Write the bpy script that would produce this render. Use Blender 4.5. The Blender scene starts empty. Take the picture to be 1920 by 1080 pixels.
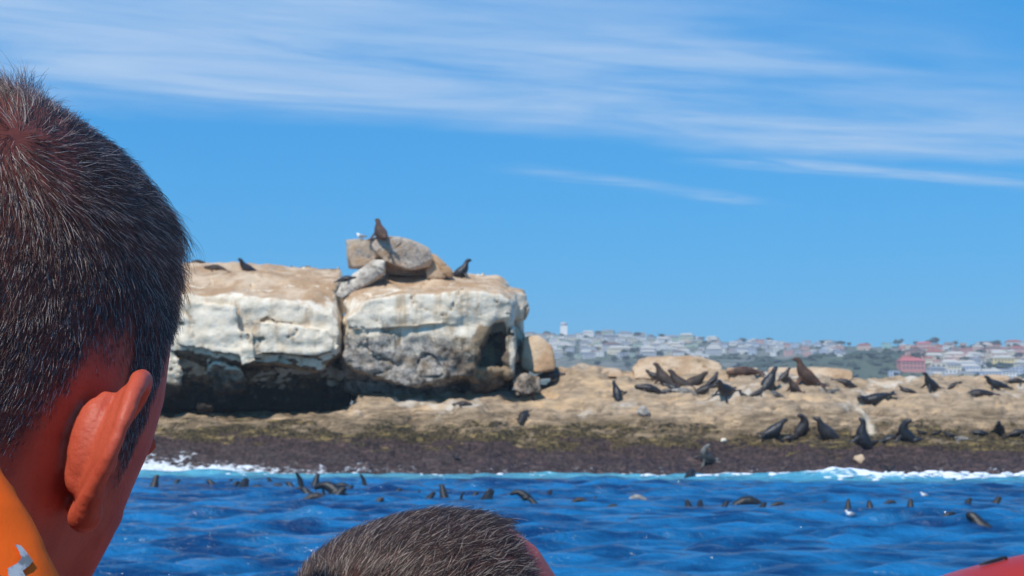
import bpy, bmesh, math, random
import numpy as np
from mathutils import Vector, Matrix
from mathutils.bvhtree import BVHTree

random.seed(7)
RNG = np.random.default_rng(11)
R = math.radians
sc = bpy.context.scene
COL = sc.collection

# ------------------------------------------------------------------ camera
CAM_Z = 2.2
HAZE = 0.00042
FPX = 2638.0                      # focal length in photograph pixels (1920 wide)
PITCH = math.atan(250.0 / FPX)
cd = bpy.data.cameras.new('camera')
cd.sensor_width = 36.0
cd.lens = 36.0 * FPX / 1920.0
cd.clip_start = 0.05
cd.clip_end = 20000
cd.dof.use_dof = True
cd.dof.focus_distance = 0.60
cd.dof.aperture_fstop = 45
cam = bpy.data.objects.new('camera', cd)
COL.objects.link(cam)
cam.location = (0, 0, CAM_Z)
cam.rotation_euler = (math.pi / 2 + PITCH, 0, 0)
sc.camera = cam
CAMLOC = Vector((0, 0, CAM_Z))

def ray(px, py):
    """direction of the sight line through a pixel of the photograph"""
    u, v = (px - 960) / FPX, (540 - py) / FPX
    d = Vector((u, math.cos(PITCH) - v * math.sin(PITCH), math.sin(PITCH) + v * math.cos(PITCH)))
    return d

def at(px, py, D):
    d = ray(px, py)
    return CAMLOC + d * (D / d.y)

# ------------------------------------------------------------------ sun, sky, exposure
SUN_EL, SUN_ROT = R(51), R(205)
sd = bpy.data.lights.new('sun', 'SUN')
sd.energy = 4.4
sd.angle = R(0.5)
sd.color = (1.0, 0.95, 0.87)
sun = bpy.data.objects.new('sun', sd)
COL.objects.link(sun)
sdir = Vector((math.sin(SUN_ROT) * math.cos(SUN_EL), math.cos(SUN_ROT) * math.cos(SUN_EL), math.sin(SUN_EL)))
sun.rotation_euler = sdir.to_track_quat('Z', 'Y').to_euler()
sun.location = (0, -5, 30)

sc.view_settings.view_transform = 'Standard'
sc.view_settings.look = 'None'
sc.view_settings.exposure = 0.0
sc.view_settings.gamma = 1.0
sc.view_settings.use_curve_mapping = False

class NT:
    """small helper for building node trees"""
    def __init__(self, tree):
        self.t = tree
        self.n = tree.nodes
    def new(self, kind, **kw):
        nd = self.n.new(kind)
        for k, v in kw.items():
            setattr(nd, k, v)
        return nd
    def link(self, a, b):
        self.t.links.new(a, b)
    def put(self, sock, v):
        if isinstance(v, bpy.types.NodeSocket):
            self.t.links.new(v, sock)
        elif v is not None:
            if isinstance(v, (tuple, list)) and len(v) == 3 and sock.type == 'RGBA':
                v = (*v, 1)
            sock.default_value = v
    def math(self, op, a, b=None, c=None, clamp=False):
        nd = self.new('ShaderNodeMath', operation=op, use_clamp=clamp)
        self.put(nd.inputs[0], a)
        if b is not None: self.put(nd.inputs[1], b)
        if c is not None: self.put(nd.inputs[2], c)
        return nd.outputs[0]
    def vmath(self, op, a, b=None):
        nd = self.new('ShaderNodeVectorMath', operation=op)
        self.put(nd.inputs[0], a)
        if b is not None: self.put(nd.inputs[1], b)
        return nd.outputs['Value'] if op in ('DOT_PRODUCT', 'LENGTH') else nd.outputs[0]
    def noise(self, vec, scale, detail=4, rough=0.55, dist=0.0):
        nd = self.new('ShaderNodeTexNoise')
        self.put(nd.inputs['Vector'], vec)
        nd.inputs['Scale'].default_value = scale
        nd.inputs['Detail'].default_value = detail
        nd.inputs['Roughness'].default_value = rough
        nd.inputs['Distortion'].default_value = dist
        return nd.outputs['Fac']
    def step(self, v, lo, hi, a=0.0, b=1.0):
        nd = self.new('ShaderNodeMapRange', interpolation_type='SMOOTHSTEP')
        self.put(nd.inputs[0], v)
        self.put(nd.inputs[1], lo); self.put(nd.inputs[2], hi)
        self.put(nd.inputs[3], a); self.put(nd.inputs[4], b)
        return nd.outputs[0]
    def mix(self, f, a, b, mode='MIX'):
        nd = self.new('ShaderNodeMix', data_type='RGBA', blend_type=mode)
        self.put(nd.inputs[0], f); self.put(nd.inputs[6], a); self.put(nd.inputs[7], b)
        return nd.outputs[2]
    def ramp(self, f, stops, mode='LINEAR'):
        nd = self.new('ShaderNodeValToRGB')
        nd.color_ramp.interpolation = mode
        els = nd.color_ramp.elements
        while len(els) < len(stops): els.new(0.5)
        for e, (p, c) in zip(els, stops):
            e.position = p; e.color = (*c, 1)
        self.put(nd.inputs[0], f)
        return nd.outputs[0]
    def scaled(self, vec, s):
        nd = self.new('ShaderNodeMapping')
        self.put(nd.inputs['Vector'], vec)
        nd.inputs['Scale'].default_value = s
        return nd.outputs[0]

world = bpy.data.worlds.new('World')
sc.world = world
world.use_nodes = True
w = NT(world.node_tree)
bg = w.n['Background']
sky = w.new('ShaderNodeTexSky', sky_type='NISHITA')
sky.sun_disc = False
sky.sun_elevation = SUN_EL
sky.sun_rotation = SUN_ROT
sky.altitude = 0
sky.air_density = 1.0
sky.dust_density = 0.3
sky.ozone_density = 2.0
hs = w.new('ShaderNodeHueSaturation')
hs.inputs['Hue'].default_value = 0.497
hs.inputs['Saturation'].default_value = 1.30
hs.inputs['Value'].default_value = 1.0
w.link(sky.outputs[0], hs.inputs['Color'])
# tone curve of the blue sky (per channel: gain * value ** power, at background strength)
SKY_S = 0.105
sp_ = w.new('ShaderNodeSeparateColor'); w.link(hs.outputs[0], sp_.inputs[0])
cc_ = w.new('ShaderNodeCombineColor')
for ch, (gain, power) in enumerate(((.140, .69), (.556, .413), (.975, .32))):
    w.link(w.math('MULTIPLY', w.math('POWER', w.math('MULTIPLY', sp_.outputs[ch], SKY_S), power), gain / SKY_S), cc_.inputs[ch])
gen = w.new('ShaderNodeTexCoord').outputs['Generated']
sep = w.new('ShaderNodeSeparateXYZ'); w.link(gen, sep.inputs[0])
zc = w.math('MAXIMUM', sep.outputs[2], 0.03)
pu, pv = w.math('DIVIDE', sep.outputs[0], zc), w.math('DIVIDE', sep.outputs[1], zc)
def skyplane(px, py):
    d = ray(px, py).normalized()
    return np.array([d.x / d.z, d.y / d.z])
# a flat cirrus sheet high above the place: a strip between two straight edges
def edge(pa, pb):
    a, b = skyplane(*pa), skyplane(*pb)
    t = (b - a) / np.linalg.norm(b - a)
    n = np.array([-t[1], t[0]])
    if n[1] < 0: n = -n
    return t, n, float(a @ n)
def dist_to(e):
    t, n, off = e
    return w.math('SUBTRACT', w.math('ADD', w.math('MULTIPLY', pu, float(n[0])), w.math('MULTIPLY', pv, float(n[1]))), off)
E_low = edge((0, 195), (1920, 325))
tt, nn, _ = E_low
along = w.math('ADD', w.math('MULTIPLY', pu, float(tt[0])), w.math('MULTIPLY', pv, float(tt[1])))
across = w.math('ADD', w.math('MULTIPLY', pu, float(nn[0])), w.math('MULTIPLY', pv, float(nn[1])))
def skyvec(sa, sx):
    c = w.new('ShaderNodeCombineXYZ')
    w.link(w.math('MULTIPLY', along, sa), c.inputs[0]); w.link(w.math('MULTIPLY', across, sx), c.inputs[1])
    return c.outputs[0]
wob = w.math('MULTIPLY', w.math('SUBTRACT', w.noise(skyvec(0.9, 0.9), 1.0, 4), 0.5), 0.9)
d_low = w.math('ADD', dist_to(E_low), wob)
d_up = w.math('ADD', dist_to(edge((900, -60), (1920, 190))), wob)
strip = w.math('MULTIPLY', w.step(d_low, -0.45, 0.10, 1.0, 0.0), w.step(d_up, -0.75, 0.55, 0.02, 1.0))
st1 = w.noise(skyvec(0.75, 2.0), 1.0, 6, 0.58, 0.8)
st2 = w.noise(skyvec(1.6, 6.0), 1.0, 5, 0.6, 0.6)
tex = w.math('ADD', w.math('MULTIPLY', st1, 0.75), w.math('MULTIPLY', st2, 0.35))
dens = w.math('MULTIPLY', strip, w.step(tex, 0.22, 0.84))
# two thin streaks below the sheet
def streak(pa, pb, wid, amt):
    e = edge(pa, pb)
    d = w.math('ABSOLUTE', w.math('ADD', dist_to(e), w.math('MULTIPLY', wob, 0.25)))
    t = e[0]
    al = w.math('ADD', w.math('MULTIPLY', pu, float(t[0])), w.math('MULTIPLY', pv, float(t[1])))
    a0, a1 = float(skyplane(*pa) @ t), float(skyplane(*pb) @ t)
    m = w.math('MULTIPLY', w.step(al, a0, a0 + (a1 - a0) * .35), w.step(al, a1, a1 + (a1 - a0) * .5, 1.0, 0.0))
    return w.math('MULTIPLY', w.math('MULTIPLY', w.step(d, 0.0, wid, 1.0, 0.0), m), w.math('MULTIPLY', w.step(st2, .3, .7), amt))
dens = w.math('MAXIMUM', dens, streak((900, 305), (1330, 368), 0.16, 0.55))
dens = w.math('MAXIMUM', dens, streak((1230, 288), (1900, 345), 0.22, 0.75))
dens = w.math('MULTIPLY', dens, 1.0, clamp=True)
skycol = w.mix(dens, cc_.outputs[0], (4.3, 6.1, 8.6))
w.link(skycol, bg.inputs['Color'])
bg.inputs['Strength'].default_value = SKY_S

# ------------------------------------------------------------------ noise in numpy
_perm = RNG.permutation(256)
_perm = np.concatenate([_perm, _perm, _perm])
_g = RNG.normal(size=(256, 3)); _g /= np.linalg.norm(_g, axis=1)[:, None]
def perlin(P):
    P = np.asarray(P, float)
    i = np.floor(P).astype(np.int64); f = P - i; i &= 255
    u = f * f * f * (f * (f * 6 - 15) + 10)
    out = np.zeros(len(P))
    for dx in (0, 1):
        wx = u[:, 0] if dx else 1 - u[:, 0]
        for dy in (0, 1):
            wy = u[:, 1] if dy else 1 - u[:, 1]
            for dz in (0, 1):
                wz = u[:, 2] if dz else 1 - u[:, 2]
                h = _perm[_perm[_perm[(i[:, 0] + dx) & 255] + ((i[:, 1] + dy) & 255)] + ((i[:, 2] + dz) & 255)]
                g = _g[h]
                out += wx * wy * wz * (g[:, 0] * (f[:, 0] - dx) + g[:, 1] * (f[:, 1] - dy) + g[:, 2] * (f[:, 2] - dz))
    return out * 1.5
def fbm(P, o=4, gain=0.5, lac=2.03):
    s, a, Q = 0, 1.0, np.asarray(P, float).copy()
    for k in range(o):
        s = s + a * perlin(Q + 17.3 * k); a *= gain; Q = Q * lac
    return s
def ridged(P, o=4):
    s, a, Q = 0, 1.0, np.asarray(P, float).copy()
    for k in range(o):
        s = s + a * (1 - 2 * np.abs(perlin(Q + 9.1 * k))); a *= .5; Q = Q * 2.1
    return s / 2
def sm(a, b, x):
    t = np.clip((np.asarray(x, float) - a) / (b - a), 0, 1)
    return t * t * (3 - 2 * t)

# ------------------------------------------------------------------ mesh helpers
def link(name, me, mat=None, parent=None, smooth=True):
    o = bpy.data.objects.new(name, me)
    COL.objects.link(o)
    if mat is not None:
        me.materials.clear(); me.materials.append(mat)
    if parent is not None: o.parent = parent
    if smooth and isinstance(me, bpy.types.Mesh):
        me.polygons.foreach_set('use_smooth', [True] * len(me.polygons))
    return o
def tag(o, label, cat, group=None):
    o['label'] = label; o['category'] = cat
    if group: o['group'] = group
    return o
def structure(o): o['kind'] = 'structure'; return o
def stuff(o): o['kind'] = 'stuff'; return o

class MB:
    def __init__(self): self.v = []; self.f = []
    def add(self, vs, fs):
        b = len(self.v)
        self.v += [tuple(p) for p in vs]
        self.f += [tuple(b + i for i in q) for q in fs]
    def hull(self, pts):
        bm = bmesh.new()
        vs = [bm.verts.new(p) for p in pts]
        bmesh.ops.convex_hull(bm, input=vs)
        bm.verts.index_update()
        self.add([v.co[:] for v in bm.verts], [[v.index for v in f.verts] for f in bm.faces])
        bm.free()
    def box(self, c, s, rz=0.0):
        m = Matrix.Rotation(rz, 3, 'Z')
        vs = [Vector(c) + m @ Vector((x * s[0] / 2, y * s[1] / 2, z * s[2] / 2)) for x in (-1, 1) for y in (-1, 1) for z in (-1, 1)]
        self.add(vs, [(0, 1, 3, 2), (4, 6, 7, 5), (0, 4, 5, 1), (2, 3, 7, 6), (0, 2, 6, 4), (1, 5, 7, 3)])
    def rings(self, rs, cap=True):
        n = len(rs[0]); vs = [p for r in rs for p in r]; fs = []
        for k in range(len(rs) - 1):
            for i in range(n):
                j = (i + 1) % n
                fs.append((k * n + i, k * n + j, (k + 1) * n + j, (k + 1) * n + i))
        if cap:
            fs.append(tuple(range(n - 1, -1, -1))); fs.append(tuple((len(rs) - 1) * n + i for i in range(n)))
        self.add(vs, fs)
    def ball(self, c, r, M=None, n=12, m=8):
        c = Vector(c); r = Vector(r) if not isinstance(r, (int, float)) else Vector((r, r, r))
        rs = []
        for a in range(1, m):
            th = math.pi * a / m
            ring = []
            for b in range(n):
                ph = 2 * math.pi * b / n
                p = Vector((r.x * math.sin(th) * math.cos(ph), r.y * math.sin(th) * math.sin(ph), r.z * math.cos(th)))
                ring.append(c + (M @ p if M else p))
            rs.append(ring)
        self.rings(rs)
    def tube(self, pts, rad, n=10, flat=None, side=None):
        """loft along pts; rad = (across, along-normal) radii per point; side = the 'across' direction"""
        pts = [Vector(p) for p in pts]; rs = []
        for k, p in enumerate(pts):
            t = (pts[min(k + 1, len(pts) - 1)] - pts[max(k - 1, 0)]).normalized()
            s = Vector(side) if side is not None else Vector((0, 0, 1))
            s = (s - t * s.dot(t))
            if s.length < 1e-5: s = t.orthogonal()
            s.normalize(); q = t.cross(s)
            ra, rb = rad[k] if isinstance(rad[k], (tuple, list)) else (rad[k], rad[k])
            rs.append([p + s * (ra * math.cos(2 * math.pi * i / n)) + q * (rb * math.sin(2 * math.pi * i / n)) for i in range(n)])
        self.rings(rs)
    def mesh(self, name):
        me = bpy.data.meshes.new(name)
        me.from_pydata(self.v, [], self.f); me.update()
        return me
    def obj(self, name, mat, parent=None, smooth=False):
        return link(name, self.mesh(name), mat, parent, smooth)

def remesh(mb, voxel, smooth=0, name='m', fac=0.5):
    me = mb.mesh('tmp')
    o = bpy.data.objects.new('tmp', me); COL.objects.link(o)
    m = o.modifiers.new('r', 'REMESH'); m.mode = 'VOXEL'; m.voxel_size = voxel
    if smooth:
        s = o.modifiers.new('s', 'SMOOTH'); s.factor = fac; s.iterations = smooth
    dg = bpy.context.evaluated_depsgraph_get()
    out = bpy.data.meshes.new_from_object(o.evaluated_get(dg)); out.name = name
    bpy.data.objects.remove(o); bpy.data.meshes.remove(me)
    return out
def coords(me):
    a = np.empty(len(me.vertices) * 3); me.vertices.foreach_get('co', a); return a.reshape(-1, 3)
def normals(me):
    a = np.empty(len(me.vertices) * 3); me.vertices.foreach_get('normal', a); return a.reshape(-1, 3)
def setco(me, P):
    me.vertices.foreach_set('co', np.ascontiguousarray(P, dtype=np.float32).ravel()); me.update()
def attr(me, name, vals):
    a = me.attributes.new(name, 'FLOAT', 'POINT')
    a.data.foreach_set('value', np.ascontiguousarray(vals, dtype=np.float32))
def grid_mesh(name, X, Y, Z):
    """X,Y,Z as 2-D arrays"""
    n, m = X.shape
    P = np.stack([X, Y, Z], -1).reshape(-1, 3)
    idx = np.arange(n * m).reshape(n, m)
    q = np.stack([idx[:-1, :-1], idx[:-1, 1:], idx[1:, 1:], idx[1:, :-1]], -1).reshape(-1, 4)
    me = bpy.data.meshes.new(name)
    me.vertices.add(len(P)); me.vertices.foreach_set('co', P.astype(np.float32).ravel())
    me.loops.add(q.size); me.loops.foreach_set('vertex_index', q.ravel().astype(np.int32))
    me.polygons.add(len(q))
    me.polygons.foreach_set('loop_start', np.arange(0, q.size, 4, dtype=np.int32))
    me.polygons.foreach_set('loop_total', np.full(len(q), 4, dtype=np.int32))
    me.update(calc_edges=True)
    return me

# ------------------------------------------------------------------ materials
def material(name):
    m = bpy.data.materials.new(name); m.use_nodes = True
    t = NT(m.node_tree); b = t.n['Principled BSDF']
    return m, t, b
def simple(name, col, rough=0.7, var=0.15, scale=20, bump=0.0, **kw):
    m, t, b = material(name)
    co = t.new('ShaderNodeTexCoord').outputs['Object']
    n = t.noise(co, scale, 4)
    lo = tuple(c * (1 - var) for c in col); hi = tuple(min(1, c * (1 + var)) for c in col)
    t.link(t.mix(n, lo, hi), b.inputs['Base Color'])
    b.inputs['Roughness'].default_value = rough
    for k, v in kw.items(): b.inputs[k].default_value = v
    if bump:
        bp = t.new('ShaderNodeBump'); bp.inputs['Strength'].default_value = bump; bp.inputs['Distance'].default_value = 1.0 / scale
        t.link(n, bp.inputs['Height']); t.link(bp.outputs[0], b.inputs['Normal'])
    return m

def geo(t): return t.new('ShaderNodeNewGeometry').outputs['Position']
def attribute(t, name): 
    nd = t.new('ShaderNodeAttribute'); nd.attribute_name = name
    return nd.outputs['Fac']
def bump(t, b, h, strength, dist):
    bp = t.new('ShaderNodeBump'); bp.inputs['Strength'].default_value = strength; bp.inputs['Distance'].default_value = dist
    t.put(bp.inputs['Height'], h); t.link(bp.outputs[0], b.inputs['Normal'])

# rock with seabird guano
ROCK, t, b = material('guano_rock')
p = geo(t)
big = t.noise(p, 0.7, 6, 0.6); mid = t.noise(p, 2.3, 6, 0.62); fine = t.noise(p, 9, 5, 0.65)
streak_n = t.noise(t.scaled(p, (2.6, 2.6, 0.35)), 1.0, 5, 0.6)
bare = t.mix(t.step(mid, .38, .62), (.055, .042, .032), (.24, .18, .125))
bare = t.mix(t.step(big, .45, .62), bare, (.36, .25, .145))
bare = t.mix(t.step(fine, .56, .70), bare, (.04, .032, .027))
zsp = t.new('ShaderNodeSeparateXYZ'); t.link(p, zsp.inputs[0])
foot_shade = t.math('MULTIPLY', t.step(t.math('ADD', zsp.outputs[2], t.math('MULTIPLY', t.math('SUBTRACT', mid, .5), 2.5)), 4.6, 3.6), t.step(big, .3, .5, .45, .9))
bare = t.mix(foot_shade, bare, (.030, .026, .022))  # shade of the undercuts mixed into the rock colour, by height
gu = attribute(t, 'guano'); tn = attribute(t, 'tan'); gy = attribute(t, 'grey')
guf = t.step(t.math('ADD', gu, t.math('MULTIPLY', t.math('SUBTRACT', t.math('ADD', t.math('MULTIPLY', fine, .4), t.math('MULTIPLY', streak_n, .6)), .5), 1.25)), .38, .62)
whitec = t.mix(t.step(mid, .35, .7), (.84, .74, .59), (.70, .585, .43))
whitec = t.mix(t.step(streak_n, .50, .68), whitec, (.58, .43, .28))
col = t.mix(guf, bare, whitec)
greyc = t.mix(t.step(fine, .35, .65), (.27, .235, .20), (.56, .50, .43))
col = t.mix(t.step(t.math('ADD', gy, t.math('MULTIPLY', t.math('SUBTRACT', mid, .5), 1.2)), .35, .75), col, greyc)
tanc = t.mix(t.step(big, .4, .62), (.44, .28, .16), (.62, .46, .31))
tanc = t.mix(t.step(mid, .58, .72), tanc, (.30, .17, .09))
col = t.mix(t.step(t.math('ADD', tn, t.math('MULTIPLY', t.math('SUBTRACT', mid, .5), 1.0)), .3, .75), col, tanc)
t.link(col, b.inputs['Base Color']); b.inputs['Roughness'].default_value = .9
b.inputs['Specular IOR Level'].default_value = .2
bump(t, b, t.math('ADD', t.math('MULTIPLY', mid, .5), t.math('MULTIPLY', fine, .35)), .9, .16)

# island ground: mussels and weed at the waterline, olive weed, tan rock above
SHELF, t, b = material('shelf_rock')
p = geo(t)
sp = t.new('ShaderNodeSeparateXYZ'); t.link(p, sp.inputs[0])
flat = t.scaled(p, (.45, 1.2, 2.2))
big = t.noise(flat, .8, 6, .6); mid = t.noise(flat, 2.6, 6, .62); fine = t.noise(p, 7.5, 5, .68)
h = attribute(t, 'level')
hz = t.math('ADD', h, t.math('ADD', t.math('MULTIPLY', t.math('SUBTRACT', big, .5), 3.0), t.math('MULTIPLY', t.math('SUBTRACT', fine, .5), 1.1)))
mus = t.mix(t.step(fine, .40, .60), (.024, .017, .017), (.075, .047, .043))
mus = t.mix(t.step(mid, .54, .70), mus, (.120, .074, .066))
weed = t.mix(t.step(fine, .40, .58), (.022, .019, .012), (.095, .067, .031))
weed = t.mix(t.step(mid, .52, .66), weed, (.24, .17, .065))
tan1 = t.mix(t.step(mid, .36, .62), (.27, .20, .13), (.45, .325, .21))
tan1 = t.mix(t.step(big, .50, .66), tan1, (.58, .40, .235))
tan1 = t.mix(t.step(fine, .60, .74), tan1, (.24, .17, .11))
pale = t.math('MULTIPLY', t.step(t.noise(p, .42, 5, .6), .55, .66), .75)
tan1 = t.mix(pale, tan1, (.64, .58, .49))
col = t.mix(t.step(hz, 1.05, 1.35), mus, weed)
brn = t.mix(t.step(mid, .4, .62), (.15, .105, .062), (.30, .215, .13))
col = t.mix(t.step(hz, 1.65, 2.0), col, brn)
col = t.mix(t.step(hz, 2.1, 2.75), col, tan1)
col = t.mix(t.math('MULTIPLY', attribute(t, 'run'), t.step(fine, .3, .55, .55, 1.0)), col, (.70, .60, .45))
wash = attribute(t, 'wash')
wf = t.step(t.math('ADD', wash, t.math('MULTIPLY', t.math('SUBTRACT', t.noise(t.scaled(p, (1.2, 1.2, 3)), 2.4, 6, .7), .5), 2.2)), .55, .95)
col = t.mix(wf, col, (.74, .78, .82))
t.link(col, b.inputs['Base Color'])
t.link(t.step(h, .2, 1.2, .35, .9), b.inputs['Roughness'])
b.inputs['Specular IOR Level'].default_value = .25
bump(t, b, t.math('ADD', t.math('MULTIPLY', mid, .5), t.math('MULTIPLY', fine, .5)), .9, .14)

# sea
SEA, t, b = material('sea_water')
p = geo(t)
foam = attribute(t, 'foam'); milky = attribute(t, 'milky')
fn = t.noise(t.scaled(p, (1.0, 1.6, 1.0)), 1.6, 8, .68, .4)
ff = t.step(t.math('ADD', foam, t.math('MULTIPLY', t.math('SUBTRACT', fn, .5), 1.7)), .50, .80)
deep = t.mix(t.step(t.noise(t.scaled(p, (.35, 1.0, 1)), 1.0, 5, .6), .36, .64), (.002, .030, .110), (.012, .155, .360))
c1 = t.mix(t.math('MULTIPLY', milky, t.step(fn, .25, .65, .55, 1.0)), deep, (.11, .40, .50))
t.link(t.mix(ff, c1, (.80, .84, .88)), b.inputs['Base Color'])
t.link(t.math('ADD', t.math('MULTIPLY', ff, .7), .10), b.inputs['Roughness'])
b.inputs['IOR'].default_value = 1.33
rip = t.math('ADD', t.noise(t.scaled(p, (1.6, 2.4, 1)), 1.9, 4, .6), t.math('MULTIPLY', t.noise(t.scaled(p, (1.5, 2.2, 1)), 6, 3, .6), .3))
bump(t, b, rip, .8, .16)

HILL, t, b = material('hill_scrub')
p = geo(t)
n1 = t.noise(p, .012, 6, .6); n2 = t.noise(p, .06, 6, .6)
col = t.mix(t.step(n1, .42, .6), (.055, .075, .042), (.075, .10, .05))
col = t.mix(t.step(t.math('ADD', attribute(t, 'town'), t.math('SUBTRACT', n2, .5)), .45, .75), col, (.30, .26, .22))
col = t.mix(t.step(n2, .56, .68), col, (.035, .05, .03))
t.link(col, b.inputs['Base Color']); b.inputs['Roughness'].default_value = .95

# ------------------------------------------------------------------ the island's ground
def shore(x): return 57.6 - 0.115 * x + 0.55 * np.sin(x * .33 + 1.0) + .25 * np.sin(x * .9)
xs = np.concatenate([np.arange(-34, -19, .25), np.arange(-19, 26, .09), np.arange(26, 44, .3)])
ss = np.concatenate([np.arange(-2.5, 12.5, .07), np.arange(12.5, 18, .2), np.arange(18, 34, .5)])
X, S = np.meshgrid(xs, ss)
Y = shore(X) + S
warp = fbm(np.stack([X.ravel() * .35, Y.ravel() * .35, np.zeros(X.size)], 1), 4).reshape(X.shape)
Sw = S + warp * 1.0 * sm(.2, 2.5, S)
right_p = np.interp(Sw, [-3, -.5, 0, .8, 2, 3.2, 4.2, 6, 8, 9.6, 11.5, 15, 22, 30, 34], [-1.6, -.5, 0, .38, 1.0, 1.65, 2.25, 3.05, 3.85, 4.35, 4.5, 4.3, 2.8, -.4, -1])
left_p = np.interp(Sw, [-3, -.5, 0, .8, 2, 3.2, 4.2, 5.5, 12, 15, 22, 30, 34], [-1.6, -.5, 0, .38, 1.0, 1.65, 2.15, 2.35, 2.75, 2.9, 2.2, -.4, -1])
mid_p = np.interp(Sw, [-3, -.5, 0, .8, 2, 3.2, 4.2, 6.0, 9, 12, 15, 22, 30, 34], [-1.6, -.5, 0, .38, 1.0, 1.65, 2.2, 2.9, 3.5, 3.8, 3.7, 2.4, -.4, -1])
a = sm(-8.4, -6.6, X); c = sm(1.0, 3.2, X)
Z = (left_p * (1 - a) + mid_p * a) * (1 - c) + right_p * c
# crest height of the right-hand side follows the skyline of the photograph
crest = np.interp(X, [2, 4, 5.2, 6.6, 9, 11, 13, 15.5, 17.5, 20, 24, 44], [.35, .35, .15, -.05, .05, .1, -.05, -.3, -.35, -.2, -.3, -1.5])
Z = Z + crest * sm(5, 9, S) * c
lvl = Z.copy()
tz = Z / .50 + 1.1 * warp
tz = (np.floor(tz) + sm(.30, .78, tz - np.floor(tz)) - 1.1 * warp) * .50
Z = Z + (tz - Z) * .8 * sm(.3, 1.4, Z)
PP = np.stack([X.ravel(), Y.ravel(), Z.ravel()], 1)
lump = np.clip(1.15 - Z / 1.9, .18, 1).ravel()
Zf = Z.ravel() + .16 * fbm(PP * [.8, 1.3, 1], 4) + .16 * lump * fbm(PP * [2.3, 2.8, 2], 4, .6) - .12 * np.maximum(0, ridged(PP * [.55, 1.2, 1.0], 2) - .72) / .28
Z = Zf.reshape(X.shape)
me = grid_mesh('island_ground', X, Y, Z)
attr(me, 'level', (lvl + (-.25) * sm(2, -8, X) - .12 * sm(0, -6, X) * 0).ravel())
wash = (sm(.75, .05, lvl + .35 * warp) * (.40 + .35 * sm(-2, -13, X)) + .34 * sm(-9.5, -13.5, X) * sm(1.6, .3, lvl)).ravel()
attr(me, 'wash', wash)
run = np.exp(-((X - 15.25 - .22 * warp - .06 * (S - 5)) / (.20 + .05 * warp)) ** 2) * sm(3.1, 3.8, S) * sm(7.2, 6.0, S) * .95
attr(me, 'run', run.ravel())
ground = structure(link('island_ground', me, SHELF))
bvh_list = []
def add_bvh(o):
    me = o.data; P = coords(me)
    bvh_list.append(BVHTree.FromPolygons([Vector(v) for v in P], [tuple(p.vertices) for p in me.polygons]))
add_bvh(ground)
def hit(px, py, trees=None):
    d = ray(px, py).normalized(); best = None
    for tr in (trees or bvh_list):
        r = tr.ray_cast(CAMLOC, d)
        if r[0] is not None and (best is None or r[3] < best[3]): best = r
    return best

# ------------------------------------------------------------------ boulders
ROCK_SEED = [0]
def boulder(name, chunks, voxel, label, amp=1.0, guano=None, group=None, smooth=3, cat='rock', crack=1.0):
    mb = MB()
    for ch in chunks:
        mb.hull([at(*q) for q in ch])
    me = remesh(mb, voxel, smooth, name)
    P = coords(me); N = normals(me)
    ROCK_SEED[0] += 3.7
    Q = P + ROCK_SEED[0]
    rough_ = sm(6.6, 4.6, P[:, 2])
    d = .26 * fbm(Q * .40, 3) * amp + (.05 + .10 * rough_) * (ridged(Q * [.9, .9, 1.1], 3) - .45) * amp + (.035 + .06 * rough_) * fbm(Q * 2.6, 3) * amp
    wv = Q + .6 * np.stack([fbm(Q * .5, 2), fbm(Q * .5 + 31, 2), fbm(Q * .5 + 57, 2)], 1)
    cr = np.abs(perlin(wv * [.33, .33, .5])); cr2 = np.abs(perlin(wv * [.8, .8, 1.0] + 7))
    d -= crack * (.26 * sm(.022, 0, cr) + .16 * sm(.020, 0, cr2) * sm(-.2, .3, perlin(Q * .3 + 11)))
    d += .025 * np.sin((P[:, 2] + .35 * fbm(Q * .4, 2)) * 7.5) * amp * sm(.6, .2, np.abs(N[:, 2]))
    setco(me, P + N * d[:, None])
    P = coords(me); N = normals(me)
    z = P[:, 2]; nz = N[:, 2]; n = fbm(Q * .6, 3)
    px = 960 + P[:, 0] / P[:, 1] * FPX * 1.0
    g, tn, gy = guano(P, N, n, cr, cr2)
    attr(me, 'guano', g); attr(me, 'tan', tn); attr(me, 'grey', gy)
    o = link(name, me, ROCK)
    tag(o, label, cat, group)
    add_bvh(o)
    return o

def g_left(P, N, n, cr, cr2):
    z, nz, x = P[:, 2], N[:, 2], P[:, 0]
    g = sm(3.7, 5.0, z + .9 * n) * sm(-.5, -.1, nz + .2) * 1.15 - .5 * sm(.03, 0, cr) - .3 * sm(.03, 0, cr2)
    tn = sm(.35, .8, nz) * sm(7.4, 8.2, z + .6 * n) * 1.1
    return g, tn, .25 * sm(5.5, 4.5, z)
def g_right(P, N, n, cr, cr2):
    z, nz, x = P[:, 2], N[:, 2], P[:, 0]
    g = sm(6.1, 7.0, z + .9 * n) * 1.15 + .48 * sm(4.0, 5.6, z + n)
    g += .7 * sm(.55, .25, np.abs(x + 4.65 + .15 * n)) * sm(5.0, 5.6, z)
    g += .6 * sm(.22, .08, np.abs(x - .02)) * sm(6.2, 4.6, z) * sm(3.2, 4.0, z)
    g -= .4 * sm(.03, 0, cr)
    g -= 1.0 * sm(-1.75, -1.45, x) * sm(-.28, -.48, x) * sm(7.0, 6.6, z + .3 * n)  # recess coloured as dark bare rock, standing in for its shade
    g -= .5 * sm(4.6, 3.6, z + .5 * n)
    tn = sm(.35, .8, nz) * sm(7.2, 8.0, z + .6 * n) * 1.1
    return g, tn, .45 * sm(6.8, 5.8, z) * sm(-1.5, -3.5, x) + .15 * sm(7, 5.5, z)
def g_grey(P, N, n, cr, cr2):
    z = P[:, 2]
    return .35 + .2 * n, .52 + .35 * n, .95 + 0 * z
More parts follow.
